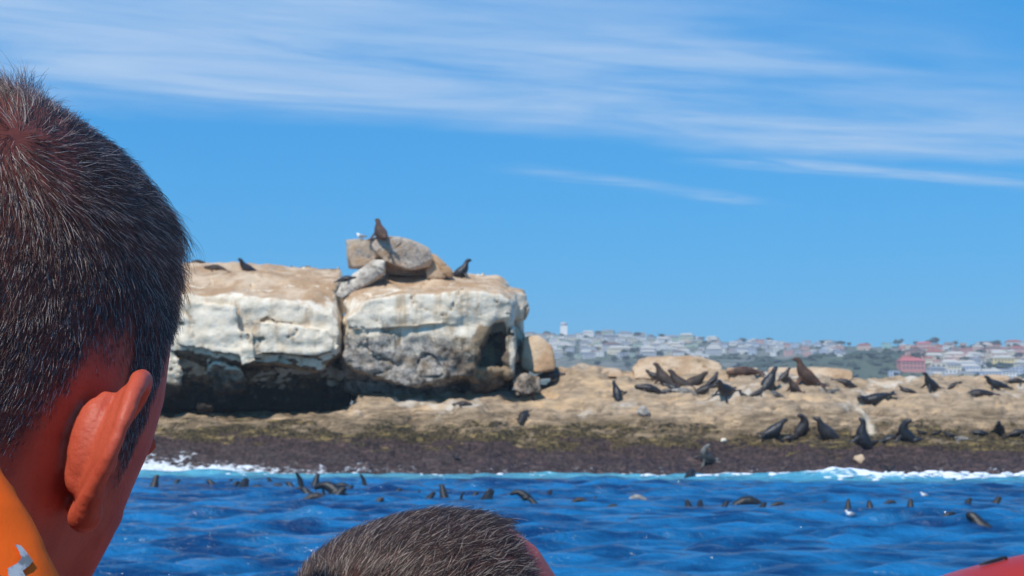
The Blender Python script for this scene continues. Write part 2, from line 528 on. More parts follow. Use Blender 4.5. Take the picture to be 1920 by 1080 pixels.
def g_pale(P, N, n, cr, cr2):
    return .62 + .3 * n, .2 + .2 * n, .55 + 0 * n
def g_brown(P, N, n, cr, cr2):
    return 0 * n + .1, .35 + .4 * n, .45 + .3 * n
def g_tan(P, N, n, cr, cr2):
    return .2 + .2 * n, .95 + .5 * n, .05 + 0 * n

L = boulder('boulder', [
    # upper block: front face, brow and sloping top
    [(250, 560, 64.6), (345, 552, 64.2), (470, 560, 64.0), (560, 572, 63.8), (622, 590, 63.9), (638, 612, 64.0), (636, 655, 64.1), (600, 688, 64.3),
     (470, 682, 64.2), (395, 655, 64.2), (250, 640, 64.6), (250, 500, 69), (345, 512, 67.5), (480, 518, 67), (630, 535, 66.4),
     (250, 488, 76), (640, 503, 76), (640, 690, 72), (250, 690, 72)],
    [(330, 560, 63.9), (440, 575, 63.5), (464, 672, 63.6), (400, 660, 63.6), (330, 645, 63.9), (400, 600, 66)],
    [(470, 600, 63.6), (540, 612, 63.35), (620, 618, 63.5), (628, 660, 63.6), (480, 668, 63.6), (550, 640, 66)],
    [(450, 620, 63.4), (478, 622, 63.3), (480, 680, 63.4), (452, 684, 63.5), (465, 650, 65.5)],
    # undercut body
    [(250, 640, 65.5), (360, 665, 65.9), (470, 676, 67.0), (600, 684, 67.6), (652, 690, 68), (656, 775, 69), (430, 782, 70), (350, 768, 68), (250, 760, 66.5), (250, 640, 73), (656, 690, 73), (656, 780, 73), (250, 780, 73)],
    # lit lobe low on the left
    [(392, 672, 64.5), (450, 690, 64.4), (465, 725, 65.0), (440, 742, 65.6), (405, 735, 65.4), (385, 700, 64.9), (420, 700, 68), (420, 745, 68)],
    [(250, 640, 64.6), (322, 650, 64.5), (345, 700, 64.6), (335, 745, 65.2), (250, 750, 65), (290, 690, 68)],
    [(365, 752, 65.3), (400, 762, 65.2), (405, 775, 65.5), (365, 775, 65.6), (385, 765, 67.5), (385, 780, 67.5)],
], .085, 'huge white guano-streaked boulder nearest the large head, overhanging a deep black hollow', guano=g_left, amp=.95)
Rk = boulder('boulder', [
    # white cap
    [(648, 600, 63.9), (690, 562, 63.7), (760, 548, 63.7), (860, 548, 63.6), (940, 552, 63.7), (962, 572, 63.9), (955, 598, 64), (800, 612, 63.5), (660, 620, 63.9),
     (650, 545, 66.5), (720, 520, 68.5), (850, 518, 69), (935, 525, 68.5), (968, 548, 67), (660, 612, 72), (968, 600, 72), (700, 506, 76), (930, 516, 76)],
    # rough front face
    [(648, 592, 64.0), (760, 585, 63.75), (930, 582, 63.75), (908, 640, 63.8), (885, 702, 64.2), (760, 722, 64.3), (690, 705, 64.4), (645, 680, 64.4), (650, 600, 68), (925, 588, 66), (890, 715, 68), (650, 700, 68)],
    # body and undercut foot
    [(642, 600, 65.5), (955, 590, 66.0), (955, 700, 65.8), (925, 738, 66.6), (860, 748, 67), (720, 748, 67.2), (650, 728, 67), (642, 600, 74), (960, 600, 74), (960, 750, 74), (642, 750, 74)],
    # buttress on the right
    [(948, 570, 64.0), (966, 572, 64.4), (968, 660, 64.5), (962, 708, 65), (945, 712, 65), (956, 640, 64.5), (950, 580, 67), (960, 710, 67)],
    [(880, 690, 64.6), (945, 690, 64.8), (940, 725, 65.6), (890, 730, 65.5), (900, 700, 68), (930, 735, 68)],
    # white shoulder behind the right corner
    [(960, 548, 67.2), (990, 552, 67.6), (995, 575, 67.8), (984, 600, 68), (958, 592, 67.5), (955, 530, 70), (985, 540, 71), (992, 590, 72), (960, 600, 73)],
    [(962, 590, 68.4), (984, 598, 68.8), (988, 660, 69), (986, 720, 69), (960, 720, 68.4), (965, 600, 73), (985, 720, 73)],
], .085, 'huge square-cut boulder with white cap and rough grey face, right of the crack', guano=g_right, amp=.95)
boulder('boulder', [
    [(648, 452, 67.0), (668, 446, 66.8), (700, 450, 66.7), (712, 470, 66.7), (700, 500, 66.9), (662, 502, 67), (650, 480, 67.2), (650, 450, 68.6), (705, 446, 68.6), (705, 503, 68.6), (655, 503, 68.6)],
    [(690, 446, 66.6), (722, 441, 66.5), (770, 452, 66.3), (806, 466, 66.4), (814, 484, 66.5), (806, 500, 66.8), (765, 506, 66.5), (722, 492, 66.5), (700, 470, 66.5),
     (700, 444, 69), (800, 464, 69), (812, 505, 69), (720, 500, 69)],
    [(722, 492, 67.6), (810, 500, 67.8), (815, 522, 68), (720, 514, 68), (730, 520, 70), (810, 525, 70)],
], .055, 'grey boulder perched highest, on top of the two huge boulders, split across its left', amp=.42, smooth=9, guano=g_grey, crack=.5)
boulder('rock_slab', [
    [(700, 488, 66.0), (720, 490, 66.0), (718, 512, 66.1), (662, 548, 65.6), (640, 560, 65.4), (628, 552, 65.4), (640, 530, 65.7), (675, 505, 66),
     (705, 492, 67.4), (640, 535, 67.2), (720, 520, 67.2), (650, 562, 66.6)],
], .05, 'pale slanting rock slab leaning below the perched grey boulder', amp=.3, guano=g_pale, crack=.5)
boulder('boulder', [
    [(798, 470, 67.2), (818, 480, 67), (846, 505, 66.9), (850, 520, 67), (800, 522, 67), (800, 472, 68.5), (845, 512, 68.5), (805, 525, 68.5)],
], .05, 'tan wedge of rock against the right end of the perched grey boulder', amp=.25, guano=g_tan, crack=.4)
# broken rocks to the right of the big boulder
boulder('boulder', [
    [(984, 632, 67.0), (1010, 628, 66.8), (1034, 650, 66.6), (1040, 690, 66.4), (1000, 700, 66.4), (978, 690, 66.6), (990, 630, 70), (1030, 650, 70), (1035, 700, 70)],
], .06, 'orange-tan boulder leaning at the right foot of the square-cut boulder', amp=.45, guano=g_tan)
boulder('boulder', [
    [(960, 705, 65.2), (985, 700, 65.1), (1012, 706, 65.2), (1015, 735, 65.1), (968, 742, 65), (970, 708, 67), (1010, 735, 67)],
], .055, 'low brown boulder in the gap under the orange-tan boulder', amp=.35, guano=g_brown)
boulder('boulder', [
    [(1030, 690, 67.5), (1060, 688, 67.6), (1090, 700, 67.4), (1075, 715, 67), (1030, 715, 67), (1040, 690, 70), (1085, 705, 70)],
], .06, 'low tan rock just right of the orange-tan boulder', amp=.3, guano=g_tan)
# the whaleback and blocks on the shelf
boulder('boulder', [
    [(1182, 688, 66.5), (1215, 672, 66.5), (1260, 666, 66.4), (1310, 670, 66.3), (1350, 684, 66.2), (1358, 712, 65.9), (1190, 712, 66), (1200, 672, 70), (1340, 678, 70), (1345, 720, 70), (1190, 720, 70)],
], .07, 'long tan whaleback rock behind the heap of brown seals', amp=.4, guano=g_tan)
boulder('boulder', [
    [(1366, 698, 64.6), (1412, 696, 64.5), (1416, 735, 64.2), (1370, 738, 64.2), (1362, 690, 65), (1420, 690, 65), (1372, 694, 67), (1418, 694, 67), (1418, 740, 67), (1370, 740, 67)],
], .055, 'square tan block with a sunlit face, beneath the draped reddish seal', amp=.22, guano=g_tan, crack=.3)
boulder('boulder', [
    [(1440, 692, 66.5), (1480, 690, 66.4), (1560, 690, 66.2), (1600, 697, 66), (1600, 715, 65.8), (1440, 716, 65.8), (1445, 690, 69), (1590, 694, 69), (1590, 718, 69), (1445, 718, 69)],
], .065, 'low flat tan rock on which the tall brown seal sits', amp=.3, guano=g_tan, crack=.5)
for k, (x0, x1, y0, y1, lab) in enumerate([
    (1820, 1900, 702, 722, 'low tan ridge rock at the skyline near the right edge'),
    (1100, 1172, 690, 706, 'low smooth tan rock in the dip left of the whaleback')]):
    D = 66.5
    boulder('boulder', [[(x0, y1, D - .6), (x0 + 12, y0 + 4, D), ((x0 + x1) / 2, y0, D), (x1 - 10, y0 + 5, D), (x1, y1, D - .6), (x0 + 10, y0 + 3, D + 2.5), (x1 - 10, y0 + 3, D + 2.5), (x0, y1 + 4, D + 2.5), (x1, y1 + 4, D + 2.5)]],
            .065, lab, amp=.25, guano=g_tan, crack=.4)
# loose stones on the weed
def stone(px, py, wpx, label, guano, group=None):
    h_ = hit(px, py, bvh_list[:1])
    p = h_[0]; s = wpx / (FPX / p.y)
    mb = MB()
    for k in range(14):
        pass
    pts = [p + Vector((random.gauss(0, 1), random.gauss(0, 1), random.gauss(0, .6))).normalized() * s * .5 * random.uniform(.75, 1) for _ in range(22)]
    mb.hull([q + Vector((0, 0, s * .12)) for q in pts])
    me = remesh(mb, s / 14, 1, 'stone')
    n = len(me.vertices); z = np.zeros(n)
    attr(me, 'guano', z + guano[0]); attr(me, 'tan', z + guano[1]); attr(me, 'grey', z + guano[2])
    o = link('stone', me, ROCK); tag(o, label, 'stone', group); return o
stone(1357, 828, 14, 'small bright pale stone alone on the dark weed', (1.2, 0, 0))
stone(1207, 778, 34, 'flat grey stone on the tan slope below the whaleback rock', (0, .1, 1))
stone(1610, 865, 26, 'pale tan stone among olive weed near the surf', (.3, 1, 0))
stone(352, 770, 30, 'tan stone on the ledge beside the cheek of the large head', (.2, 1, 0))

# ------------------------------------------------------------------ the sea
x = np.arange(-26, 30, .14); y = np.concatenate([np.arange(5, 16, .11), np.arange(16, 61, .065)])
XX, YY = np.meshgrid(x, y)
H = np.zeros_like(XX)
wr = np.random.default_rng(5)
for k in range(46):
    lam = .45 * (5.0 / .45) ** wr.random()
    th = R(-82) + wr.normal(0, .38)
    kk = 2 * math.pi / lam
    ph = wr.random() * 6.283
    am = .0128 * lam ** .40
    arg = kk * (XX * math.cos(th) + YY * math.sin(th)) + ph + .5 * np.sin(XX * .21 + ph) + .4 * np.sin(YY * .17 + 2 * ph)
    H += am * (np.sin(arg) + .22 * np.sin(2 * arg + 1.57))
gust = fbm(np.stack([XX.ravel() * .12, YY.ravel() * .12, np.zeros(XX.size)], 1), 3).reshape(XX.shape)
H *= (1.0 + .55 * gust)
s_sh = YY - shore(XX)
H *= 1 - .5 * sm(-6, -1, s_sh)
fo = fbm(np.stack([XX.ravel() * .5, YY.ravel() * .8, np.zeros(XX.size) + 3], 1), 4).reshape(XX.shape)
swell = sm(4, 14, XX)
H += (.10 + .22 * swell) * np.exp(-((s_sh + 1.5 + 1.0 * swell) / (1.0)) ** 2) * (.8 + .8 * fo)
H += .10 * np.clip(fo, 0, 1) * sm(-3.2, -1.0, s_sh) * (.5 + swell)
edgef = sm(-26, -23, XX) * sm(29.8, 27, XX) * sm(5, 7, YY) * sm(60.9, 60, YY)
H *= edgef
me = grid_mesh('sea', XX, YY, H)
width = 1.5 + 2.2 * swell
foamv = 1.15 * sm(-width - .9, -.4 * width, s_sh) * (.22 + .78 * swell) + .35 * fo * sm(-4.5, -1, s_sh)
foamv += .10 * sm(.5, 1.0, gust + fo * .6) * sm(-30, -14, s_sh)
milk = sm(-7.0 - 1.5 * swell, -1.5, s_sh + 1.0 * fo) * .95
attr(me, 'foam', foamv.ravel()); attr(me, 'milky', milk.ravel())
sea = structure(link('sea', me, SEA))
# the rest of the water out to the horizon (butts against the detailed sheet)
bm = bmesh.new()
xx = [-9000, x[0], x[-1], 9000]; yy = [-3000, y[0], y[-1], 12000]
vs = [[bm.verts.new((a_, b_, 0)) for a_ in xx] for b_ in yy]
for j in range(3):
    for i in range(3):
        if (i, j) != (1, 1): bm.faces.new((vs[j][i], vs[j][i + 1], vs[j + 1][i + 1], vs[j + 1][i]))
me = bpy.data.meshes.new('open_sea'); bm.to_mesh(me); bm.free()
attr(me, 'foam', np.zeros(len(me.vertices))); attr(me, 'milky', np.zeros(len(me.vertices)))
structure(link('open_sea', me, SEA))

# surf thrown up against the rocks: loose lumps of white water
FOAM = simple('white_foam', (.80, .84, .88), .8, .06, 6, 0)
mb = MB()
fr = np.random.default_rng(21)
for k in range(520):
    xk = fr.uniform(-16, 24); sw = float(sm(4, 14, xk))
    if xk < 4 and fr.random() < .75: continue
    sk = fr.normal(-1.1 - 1.1 * sw, .5 + .35 * sw)
    r_ = fr.uniform(.02, .06) * (1 + .9 * sw)
    zz = fr.uniform(0, .10) + .20 * sw * math.exp(-((sk + 2.4) / .9) ** 2)
    mb.ball((xk, shore(xk) + sk, zz), (r_ * fr.uniform(1.4, 3.6), r_ * 1.4, r_ * .75), Matrix.Rotation(fr.uniform(-.4, .4), 3, 'Z'), 7, 5)
stuff(mb.obj('foam', FOAM, None, True))

# ------------------------------------------------------------------ far hillside and town
hx = np.arange(-260, 620, 7.0); hy = np.arange(520, 1500, 7.0)
HX, HY = np.meshgrid(hx, hy)
# crest heights from the skyline of the far shore, as a ridge at 1000 m
cx = [(px - 960) / FPX * 1000 for px in (600, 1000, 1060, 1150, 1260, 1400, 1500, 1570, 1640, 1700, 1760, 1850, 1920, 2400)]
cz = [CAM_Z + (790 - py) / FPX * 1000 for py in (650, 634, 627, 631, 637, 643, 643, 648, 651, 648, 647, 650, 653, 660)]
CZ = np.interp(HX, cx, cz)
rise = np.interp(HY, [520, 600, 700, 850, 1000, 1100, 1500], [-8, 2, 16, 36, 57, 60, 62]) / 57.0
HZ = CZ * np.minimum(rise, 1) + np.where(rise > 1, -(rise - 1) * 30, 0)
spur = np.exp(-((HX - 215) / 62) ** 2 - ((HY - 760) / 60) ** 2) * 15 + np.exp(-((HX - 150) / 40) ** 2 - ((HY - 720) / 45) ** 2) * 9
HZ += spur
hn = fbm(np.stack([HX.ravel() * .012, HY.ravel() * .012, 0 * HX.ravel()], 1), 4).reshape(HX.shape)
HZ += hn * 3.0 * sm(600, 760, HY) * sm(1010, 900, HY)
me = grid_mesh('hillside', HX, HY, HZ)
attr(me, 'town', (.55 - .6 * sm(2, 8, spur)).ravel())
hill = structure(link('hillside', me, HILL))
P = coords(me)
hill_bvh = BVHTree.FromPolygons([Vector(v) for v in P], [tuple(p.vertices) for p in me.polygons])

wallcols = {'white': (.78, .77, .74), 'cream': (.72, .64, .48), 'pink': (.66, .38, .32), 'peach': (.72, .50, .38), 'grey': (.45, .46, .48), 'blue': (.50, .58, .70),
            'yellow': (.72, .55, .22), 'red': (.56, .22, .19), 'teal': (.35, .62, .58), 'green': (.42, .52, .40), 'brown': (.28, .19, .14)}
WM = {k: simple('wall_' + k, v, .85, .08, .5) for k, v in wallcols.items()}
RM = {'red': simple('roof_red', (.34, .10, .07), .8, .2, .8), 'grey': simple('roof_grey', (.22, .23, .25), .8, .2, .8),
      'brown': simple('roof_brown', (.17, .10, .07), .8, .2, .8), 'pale': simple('roof_pale', (.50, .46, .40), .8, .1, .8), 'crimson': simple('roof_crimson', (.52, .13, .12), .7, .15, .8)}
WIN = simple('window_glass', (.10, .11, .13), .2, .1, 3)
def house_meshes(kind):
    """unit-free house kinds: wall block, roof, windows"""
    wb, rb, wn = MB(), MB(), MB()
    if kind == 'gable':
        w_, d_, h_ = 9, 8, 4.2
        wb.box((0, 0, h_ / 2 - 2), (w_, d_, h_ + 4))
        o_ = .5
        rb.add([(-w_ / 2 - o_, -d_ / 2 - o_, h_), (w_ / 2 + o_, -d_ / 2 - o_, h_), (w_ / 2 + o_, d_ / 2 + o_, h_), (-w_ / 2 - o_, d_ / 2 + o_, h_), (-w_ / 2 + .8, 0, h_ + 2.2), (w_ / 2 - .8, 0, h_ + 2.2)],
               [(0, 1, 5, 4), (2, 3, 4, 5), (1, 2, 5), (3, 0, 4), (3, 2, 1, 0)])
        for xw in (-2.7, 0, 2.7): wn.box((xw, -d_ / 2 - .03, 2.2), (1.5, .12, 1.4))
    elif kind == 'flat':
        w_, d_, h_ = 11, 8, 6.2
        wb.box((0, 0, h_ / 2 - 2), (w_, d_, h_ + 4))
        rb.box((0, 0, h_ + .2), (w_ + .5, d_ + .5, .4))
        for xw in (-3.6, 0, 3.6):
            for zw in (1.6, 4.5): wn.box((xw, -d_ / 2 - .03, zw), (2.2, .12, 1.5))
    else:
        w_, d_, h_ = 20, 10, 7
        wb.box((0, 0, h_ / 2 - 2), (w_, d_, h_ + 4))
        o_ = .6
        rb.add([(-w_ / 2 - o_, -d_ / 2 - o_, h_), (w_ / 2 + o_, -d_ / 2 - o_, h_), (w_ / 2 + o_, d_ / 2 + o_, h_), (-w_ / 2 - o_, d_ / 2 + o_, h_), (-w_ / 2 + 3.5, 0, h_ + 2.8), (w_ / 2 - 3.5, 0, h_ + 2.8)],
               [(0, 1, 5, 4), (2, 3, 4, 5), (1, 2, 5), (3, 0, 4), (3, 2, 1, 0)])
        for xw in (-7.5, -4.5, -1.5, 1.5, 4.5, 7.5):
            for zw in (1.7, 5.0): wn.box((xw, -d_ / 2 - .03, zw), (1.6, .12, 1.6))
    return wb.mesh('house'), rb.mesh('roof'), wn.mesh('window')
HM = {k: house_meshes(k) for k in ('gable', 'flat', 'long')}
for k, ms in HM.items():
    ms[0].materials.append(WM['white']); ms[1].materials.append(RM['grey']); ms[2].materials.append(WIN)
def slotmat(o, m):
    o.material_slots[0].link = 'OBJECT'; o.material_slots[0].material = m
def house(px, py, kind, wall, roof, label, group=None, scale=1.0, cat='house', rz=None):
    scale *= .56
    d = ray(px, py).normalized()
    r_ = hill_bvh.ray_cast(CAMLOC, d)
    if r_[0] is None:
        # above the crest: stand it on the ridge line
        X_ = d.x / d.y * 1000
        p = Vector((X_, 1000, float(np.interp(X_, cx, cz))))
    else: p = r_[0]
    ms = HM[kind]
    o = bpy.data.objects.new('house', ms[0]); COL.objects.link(o)
    o.location = p; o.rotation_euler = (0, 0, random.uniform(-.35, .35) if rz is None else rz); o.scale = (scale,) * 3
    slotmat(o, WM[wall])
    q = bpy.data.objects.new('roof', ms[1]); COL.objects.link(q); q.parent = o; slotmat(q, RM[roof])
    q = bpy.data.objects.new('window', ms[2]); COL.objects.link(q); q.parent = o; q['kind'] = 'stuff'
    tag(o, label, cat, group)
    return o
used_h = []
ZONES = [(1080, 'beside the square-cut boulder'), (1180, 'above the dip in the rock'), (1350, 'above the whaleback rock'), (1430, 'above the square tan block'), (1600, 'above the low flat rock'),
         (1700, 'left of the red building'), (1790, 'around the red building'), (1860, 'left of the yellow house'), (3000, 'at the right edge')]
def zone(px): return next(z_ for x_, z_ in ZONES if px < x_)
PENDING = []
def finish_labels():
    by = {}
    for o, lab, px in PENDING: by.setdefault(lab, []).append((px, o))
    ordn = ['leftmost', 'second from left', 'third from left', 'fourth from left', 'fifth from left', 'sixth from left', 'seventh from left', 'eighth from left', 'ninth from left', 'tenth from left', 'eleventh from left', 'twelfth from left']
    for lab, L_ in by.items():
        L_.sort(key=lambda q: q[0])
        for k, (px, o) in enumerate(L_):
            o['label'] = lab if len(L_) == 1 else lab + ', ' + (ordn[k] if k < len(ordn) else 'rightmost')
def place_houses(n, xr, yr, walls, roofs, kinds, label, group, sc_=(.8, 1.2), gap=13):
    c = 0; tries = 0
    while c < n and tries < n * 60:
        tries += 1
        px, py = random.uniform(*xr), random.uniform(*yr)
        if any(abs(px - a_) < gap and abs(py - b_) < 3.0 for a_, b_ in used_h): continue
        if callable(label): break
        used_h.append((px, py)); c += 1
        kd, wl, rf = random.choice(kinds), random.choice(walls), random.choice(roofs)
        o = house(px, py, kd, wl, rf, label, group, random.uniform(*sc_))
        row = 'on the skyline' if py < yr[0] + .34 * (yr[1] - yr[0]) else ('halfway down' if py < yr[0] + .7 * (yr[1] - yr[0]) else 'low down')
        PENDING.append((o, f"{wl} {dict(gable='hipped', flat='square', long='long')[kd]} {rf}-roofed house {row} {zone(px)}", px))
# landmarks first
def mark(px, py, *a_, **k_): used_h.append((px, py)); return house(px, py, *a_, **k_)
used_h += [(x_, y_) for x_ in range(1672, 1752, 10) for y_ in range(688, 716, 3)] + [(x_, y_) for x_ in range(1862, 1902, 10) for y_ in range(682, 702, 3)]
mark(1708, 694, 'long', 'red', 'crimson', 'red long building low on the far slope above the tan rock', scale=1.15, cat='building', rz=.1)
mark(1757, 698, 'flat', 'cream', 'pale', 'pale cream house right beside the red building', scale=1.3, rz=0)
mark(1880, 686, 'long', 'yellow', 'pale', 'yellow walled long house near the right edge of the town', scale=1.2, rz=-.05)
mark(1827, 674, 'long', 'white', 'pale', 'white flat-topped long house above and left of the yellow house', scale=.85, rz=0)
mark(1662, 652, 'flat', 'teal', 'grey', 'pale teal house alone on the skyline above the green slope', scale=.95, rz=0)
mark(1732, 654, 'long', 'pink', 'crimson', 'pink long house with crimson roof on the skyline', scale=.9, rz=0)
mark(1908, 664, 'long', 'pink', 'red', 'pink long building under red roof at the far right of the town', scale=1.0, rz=.05)
mark(1676, 706, 'flat', 'blue', 'grey', 'pale blue house low beside the left end of the red building', scale=.8, rz=0)
mark(1905, 700, 'flat', 'blue', 'pale', 'pale blue house below the yellow house', scale=.9, rz=0)
mark(1620, 656, 'long', 'peach', 'red', 'peach coloured long house left of the teal house on the skyline', scale=.8, rz=.1)
mark(1465, 648, 'flat', 'white', 'pale', 'brilliant white house on the skyline above the tall brown seal', scale=.8, rz=0)
mark(1390, 663, 'long', 'white', 'grey', 'white long house at the top edge of the green slope', scale=.8, rz=0)
mark(1270, 661, 'long', 'cream', 'pale', 'cream long house just above the whaleback rock', scale=.9, rz=0)
place_houses(135, (985, 1345), (630, 672), ['white', 'white', 'cream', 'grey', 'green'], ['pale', 'grey', 'pale', 'brown'], ['gable', 'flat', 'flat', 'long'],
             'small pale house in the dense white part of the far town', 'pale houses of the dense white part of town', (.65, 1.0), 9)
place_houses(48, (1340, 1580), (643, 668), ['white', 'white', 'blue', 'grey', 'pink'], ['pale', 'grey'], ['gable', 'flat'],
             'small white house in the scattered row above the green slope', 'white houses above the green slope', (.65, .9), 10)
place_houses(62, (1690, 1925), (650, 684), ['pink', 'peach', 'peach', 'white', 'cream'], ['red', 'pale', 'brown'], ['gable', 'flat', 'long'],
             'small pink or peach house in the right part of the far town', 'pink and peach houses of the right part of town', (.65, 1.0), 9)
place_houses(34, (1670, 1925), (684, 712), ['white', 'cream', 'grey', 'blue'], ['pale', 'grey'], ['gable', 'flat', 'long'],
             'small pale house low down behind the skyline of the tan rock', 'pale houses behind the rock skyline', (.65, 1.0), 10)
# mast on the skyline
d = ray(1057, 632); X_ = d.x / d.y * 1000
mb = MB(); mb.box((0, 0, 2.5), (5, 5, 7)); mast = mb.obj('water_tower', WM['white'])
mast.location = (X_, 1000, float(np.interp(X_, cx, cz)))
mb = MB(); mb.tube([(0, 0, 5.9), (0, 0, 6.4), (0, 0, 8.2), (0, 0, 8.6)], [1.5, 2.4, 2.4, 1.2], 12); mb.obj('tank', WM['grey'], mast, True)
tag(mast, 'white block with a round grey tank, highest point on the skyline', 'tower')

# trees and scrub of the far slope
LEAF = simple('far_leaf', (.035, .055, .028), .9, .5, .25)
BARK = simple('far_bark', (.08, .06, .045), .9, .2, 1)
def tree_meshes(seed):
    rg = random.Random(seed)
    cb = MB()
    for k in range(70):
        a_, r_ = rg.uniform(0, 6.283), 2.6 * rg.random() ** .6
        c_ = Vector((r_ * math.cos(a_), r_ * math.sin(a_), 3.6 + rg.gauss(0, .9)))
        s_ = rg.uniform(.35, .8)
        pts = [c_ + Vector((rg.gauss(0, 1), rg.gauss(0, 1), rg.gauss(0, .6))) * s_ for _ in range(6)]
        cb.hull(pts)
    tb = MB(); tb.tube([(0, 0, -1), (0, 0, 1.4), (.2, 0, 3.2)], [.32, .25, .12], 6)
    return cb.mesh('crown'), tb.mesh('trunk')
TM = [tree_meshes(s_) for s_ in (1, 2, 3)]
for c_, k_ in TM: c_.materials.append(LEAF); k_.materials.append(BARK)
def tree(px, py, label, group, s_):
    d = ray(px, py).normalized(); r_ = hill_bvh.ray_cast(CAMLOC, d)
    if r_[0] is None:
        X_ = d.x / d.y * 1000; p = Vector((X_, 995, float(np.interp(X_, cx, cz)) - .5))
    else: p = r_[0]
    e = bpy.data.objects.new('tree', None); COL.objects.link(e); e.location = p; e.scale = (s_ * 1.3, s_ * 1.3, s_); e.rotation_euler.z = random.uniform(0, 6)
    cm, tm = random.choice(TM)
    for nm, m_ in (('crown', cm), ('trunk', tm)):
        q = bpy.data.objects.new(nm, m_); COL.objects.link(q); q.parent = e
    tag(e, label, 'tree', group)
    PENDING.append((e, label + ', ' + zone(px), px))
for k in range(28):
    px = random.uniform(1000, 1920)
    tree(px, random.uniform(628, 636) + (px - 1000) * .012, 'dark bushy tree on the far skyline', 'trees on the far skyline', random.uniform(.4, .8))
for k in range(44):
    tree(random.choice([random.uniform(1000, 1340), random.uniform(1680, 1920)]), random.uniform(645, 690), 'dark tree between far houses', 'trees among the far houses', random.uniform(.5, 1.0))
finish_labels()
mb = MB(); rg = random.Random(9)
for k in range(2600):
    X_, Y_ = rg.uniform(95, 300), rg.uniform(640, 960)
    i, j = int((X_ - hx[0]) / 7), int((Y_ - hy[0]) / 7)
    if spur[j, i] < 1.2 and rg.random() < .8: continue
    z_ = HZ[j, i]; s_ = rg.uniform(1.0, 2.6)
    mb.hull([(X_ + rg.gauss(0, s_), Y_ + rg.gauss(0, s_), z_ + abs(rg.gauss(0, .55 * s_)) - .3) for _ in range(8)])
stuff(mb.obj('shrubbery', LEAF))

# ------------------------------------------------------------------ seals
def fur(name, dark, light, rough):
    m, t, b = material(name)
    co = t.new('ShaderNodeTexCoord').outputs['Object']
    n = t.noise(co, 3.0, 4); n2 = t.noise(t.scaled(co, (1, 4, 4)), 14, 3)
    c_ = t.mix(t.step(n, .4, .62), dark, light)
    t.link(c_, b.inputs['Base Color']); b.inputs['Roughness'].default_value = rough
    bump(t, b, n2, .3, .03)
    return m
FUR = {'black': fur('fur_black', (.009, .009, .011), (.020, .019, .021), .42), 'dark': fur('fur_dark', (.016, .012, .011), (.042, .032, .028), .45),
       'brown': fur('fur_brown', (.032, .020, .014), (.080, .046, .029), .7), 'rust': fur('fur_rust', (.050, .024, .015), (.125, .060, .034), .75),
       'grey': fur('fur_grey', (.06, .055, .05), (.20, .185, .165), .6), 'pale': fur('fur_pale', (.18, .16, .14), (.36, .33, .29), .7)}
def seal_mesh(name, spine, fore, hind, vox=.032, ears=None):
    mb = MB()
    pts = [(q[0], 0, q[1]) for q in spine]; rr = [(q[2] * 1.16, (q[3] if len(q) > 3 else q[2]) * 1.12) for q in spine]
    mb.tube(pts, rr, 12, side=(0, 1, 0))
    for fl in fore + hind:
        mb.tube([q[:3] for q in fl['p']], fl['r'], 8, side=fl['s'])
    me = remesh(mb, vox, 2, name)
    return me
def sym(pts, r_, s_):
    return [dict(p=pts, r=r_, s=s_), dict(p=[(q[0], -q[1], q[2]) for q in pts], r=r_, s=(s_[0], -s_[1], s_[2]))]
hind_std = lambda x0: sym([(x0, .05, .08), (x0 - .15, .10, .05), (x0 - .34, .20, .04)], [(.07, .04), (.08, .03), (.11, .022)], (0, 1, 0))
SM = {}
SM['sit'] = seal_mesh('seal', [(-.66, .09, .07), (-.55, .13, .13), (-.38, .19, .20), (-.2, .27, .255), (-.03, .42, .25), (.10, .60, .19), (.155, .76, .13), (.185, .88, .10), (.24, .96, .102), (.32, .985, .088), (.41, .985, .062), (.47, .98, .045)],
    sym([(.05, .14, .42), (.14, .30, .20), (.20, .40, .05), (.34, .50, .03)], [(.09, .06), (.09, .04), (.10, .03), (.09, .022)], (1, 0, .2)), hind_std(-.6))
SM['arch'] = seal_mesh('seal', [(-.62, .09, .08), (-.48, .13, .15), (-.28, .20, .22), (-.05, .31, .25), (.10, .48, .22), (.14, .64, .17), (.11, .80, .13), (.05, .93, .105), (-.03, 1.0, .095), (-.11, 1.04, .07), (-.15, 1.05, .045)],
    sym([(.08, .13, .42), (.18, .28, .20), (.24, .38, .05), (.38, .46, .03)], [(.09, .06), (.09, .04), (.10, .03), (.09, .022)], (1, 0, .2)), hind_std(-.58))
SM['lie'] = seal_mesh('seal', [(-.95, .07, .06), (-.75, .12, .12), (-.45, .18, .20, .17), (-.1, .22, .27, .21), (.2, .21, .25, .20), (.45, .16, .18, .15), (.62, .13, .13), (.76, .13, .115), (.87, .11, .09), (.93, .095, .06)],
    sym([(.28, .18, .12), (.22, .36, .06), (.05, .52, .03)], [(.09, .05), (.10, .035), (.08, .022)], (1, 0, 0)), hind_std(-.88))
SM['rest'] = seal_mesh('seal', [(-.90, .07, .06), (-.72, .12, .12), (-.42, .18, .20, .17), (-.1, .23, .26, .22), (.18, .28, .25, .22), (.38, .38, .19), (.50, .51, .145), (.57, .62, .115), (.67, .67, .105), (.76, .68, .08), (.80, .68, .05)],
    sym([(.22, .17, .20), (.28, .34, .08), (.20, .50, .03)], [(.09, .05), (.10, .035), (.08, .022)], (1, 0, 0)), hind_std(-.84))
SM['head'] = seal_mesh('seal', [(-.55, -.40, .16), (-.30, -.24, .21), (-.08, -.04, .19), (.02, .10, .15), (.09, .20, .12), (.18, .25, .11), (.26, .25, .085), (.31, .245, .05)], [], [])
SM['peer'] = seal_mesh('seal', [(-.30, -.55, .20), (-.12, -.25, .22), (0, .03, .19), (.06, .25, .155), (.09, .42, .12), (.13, .53, .10), (.20, .58, .085), (.25, .60, .05)], [], [])
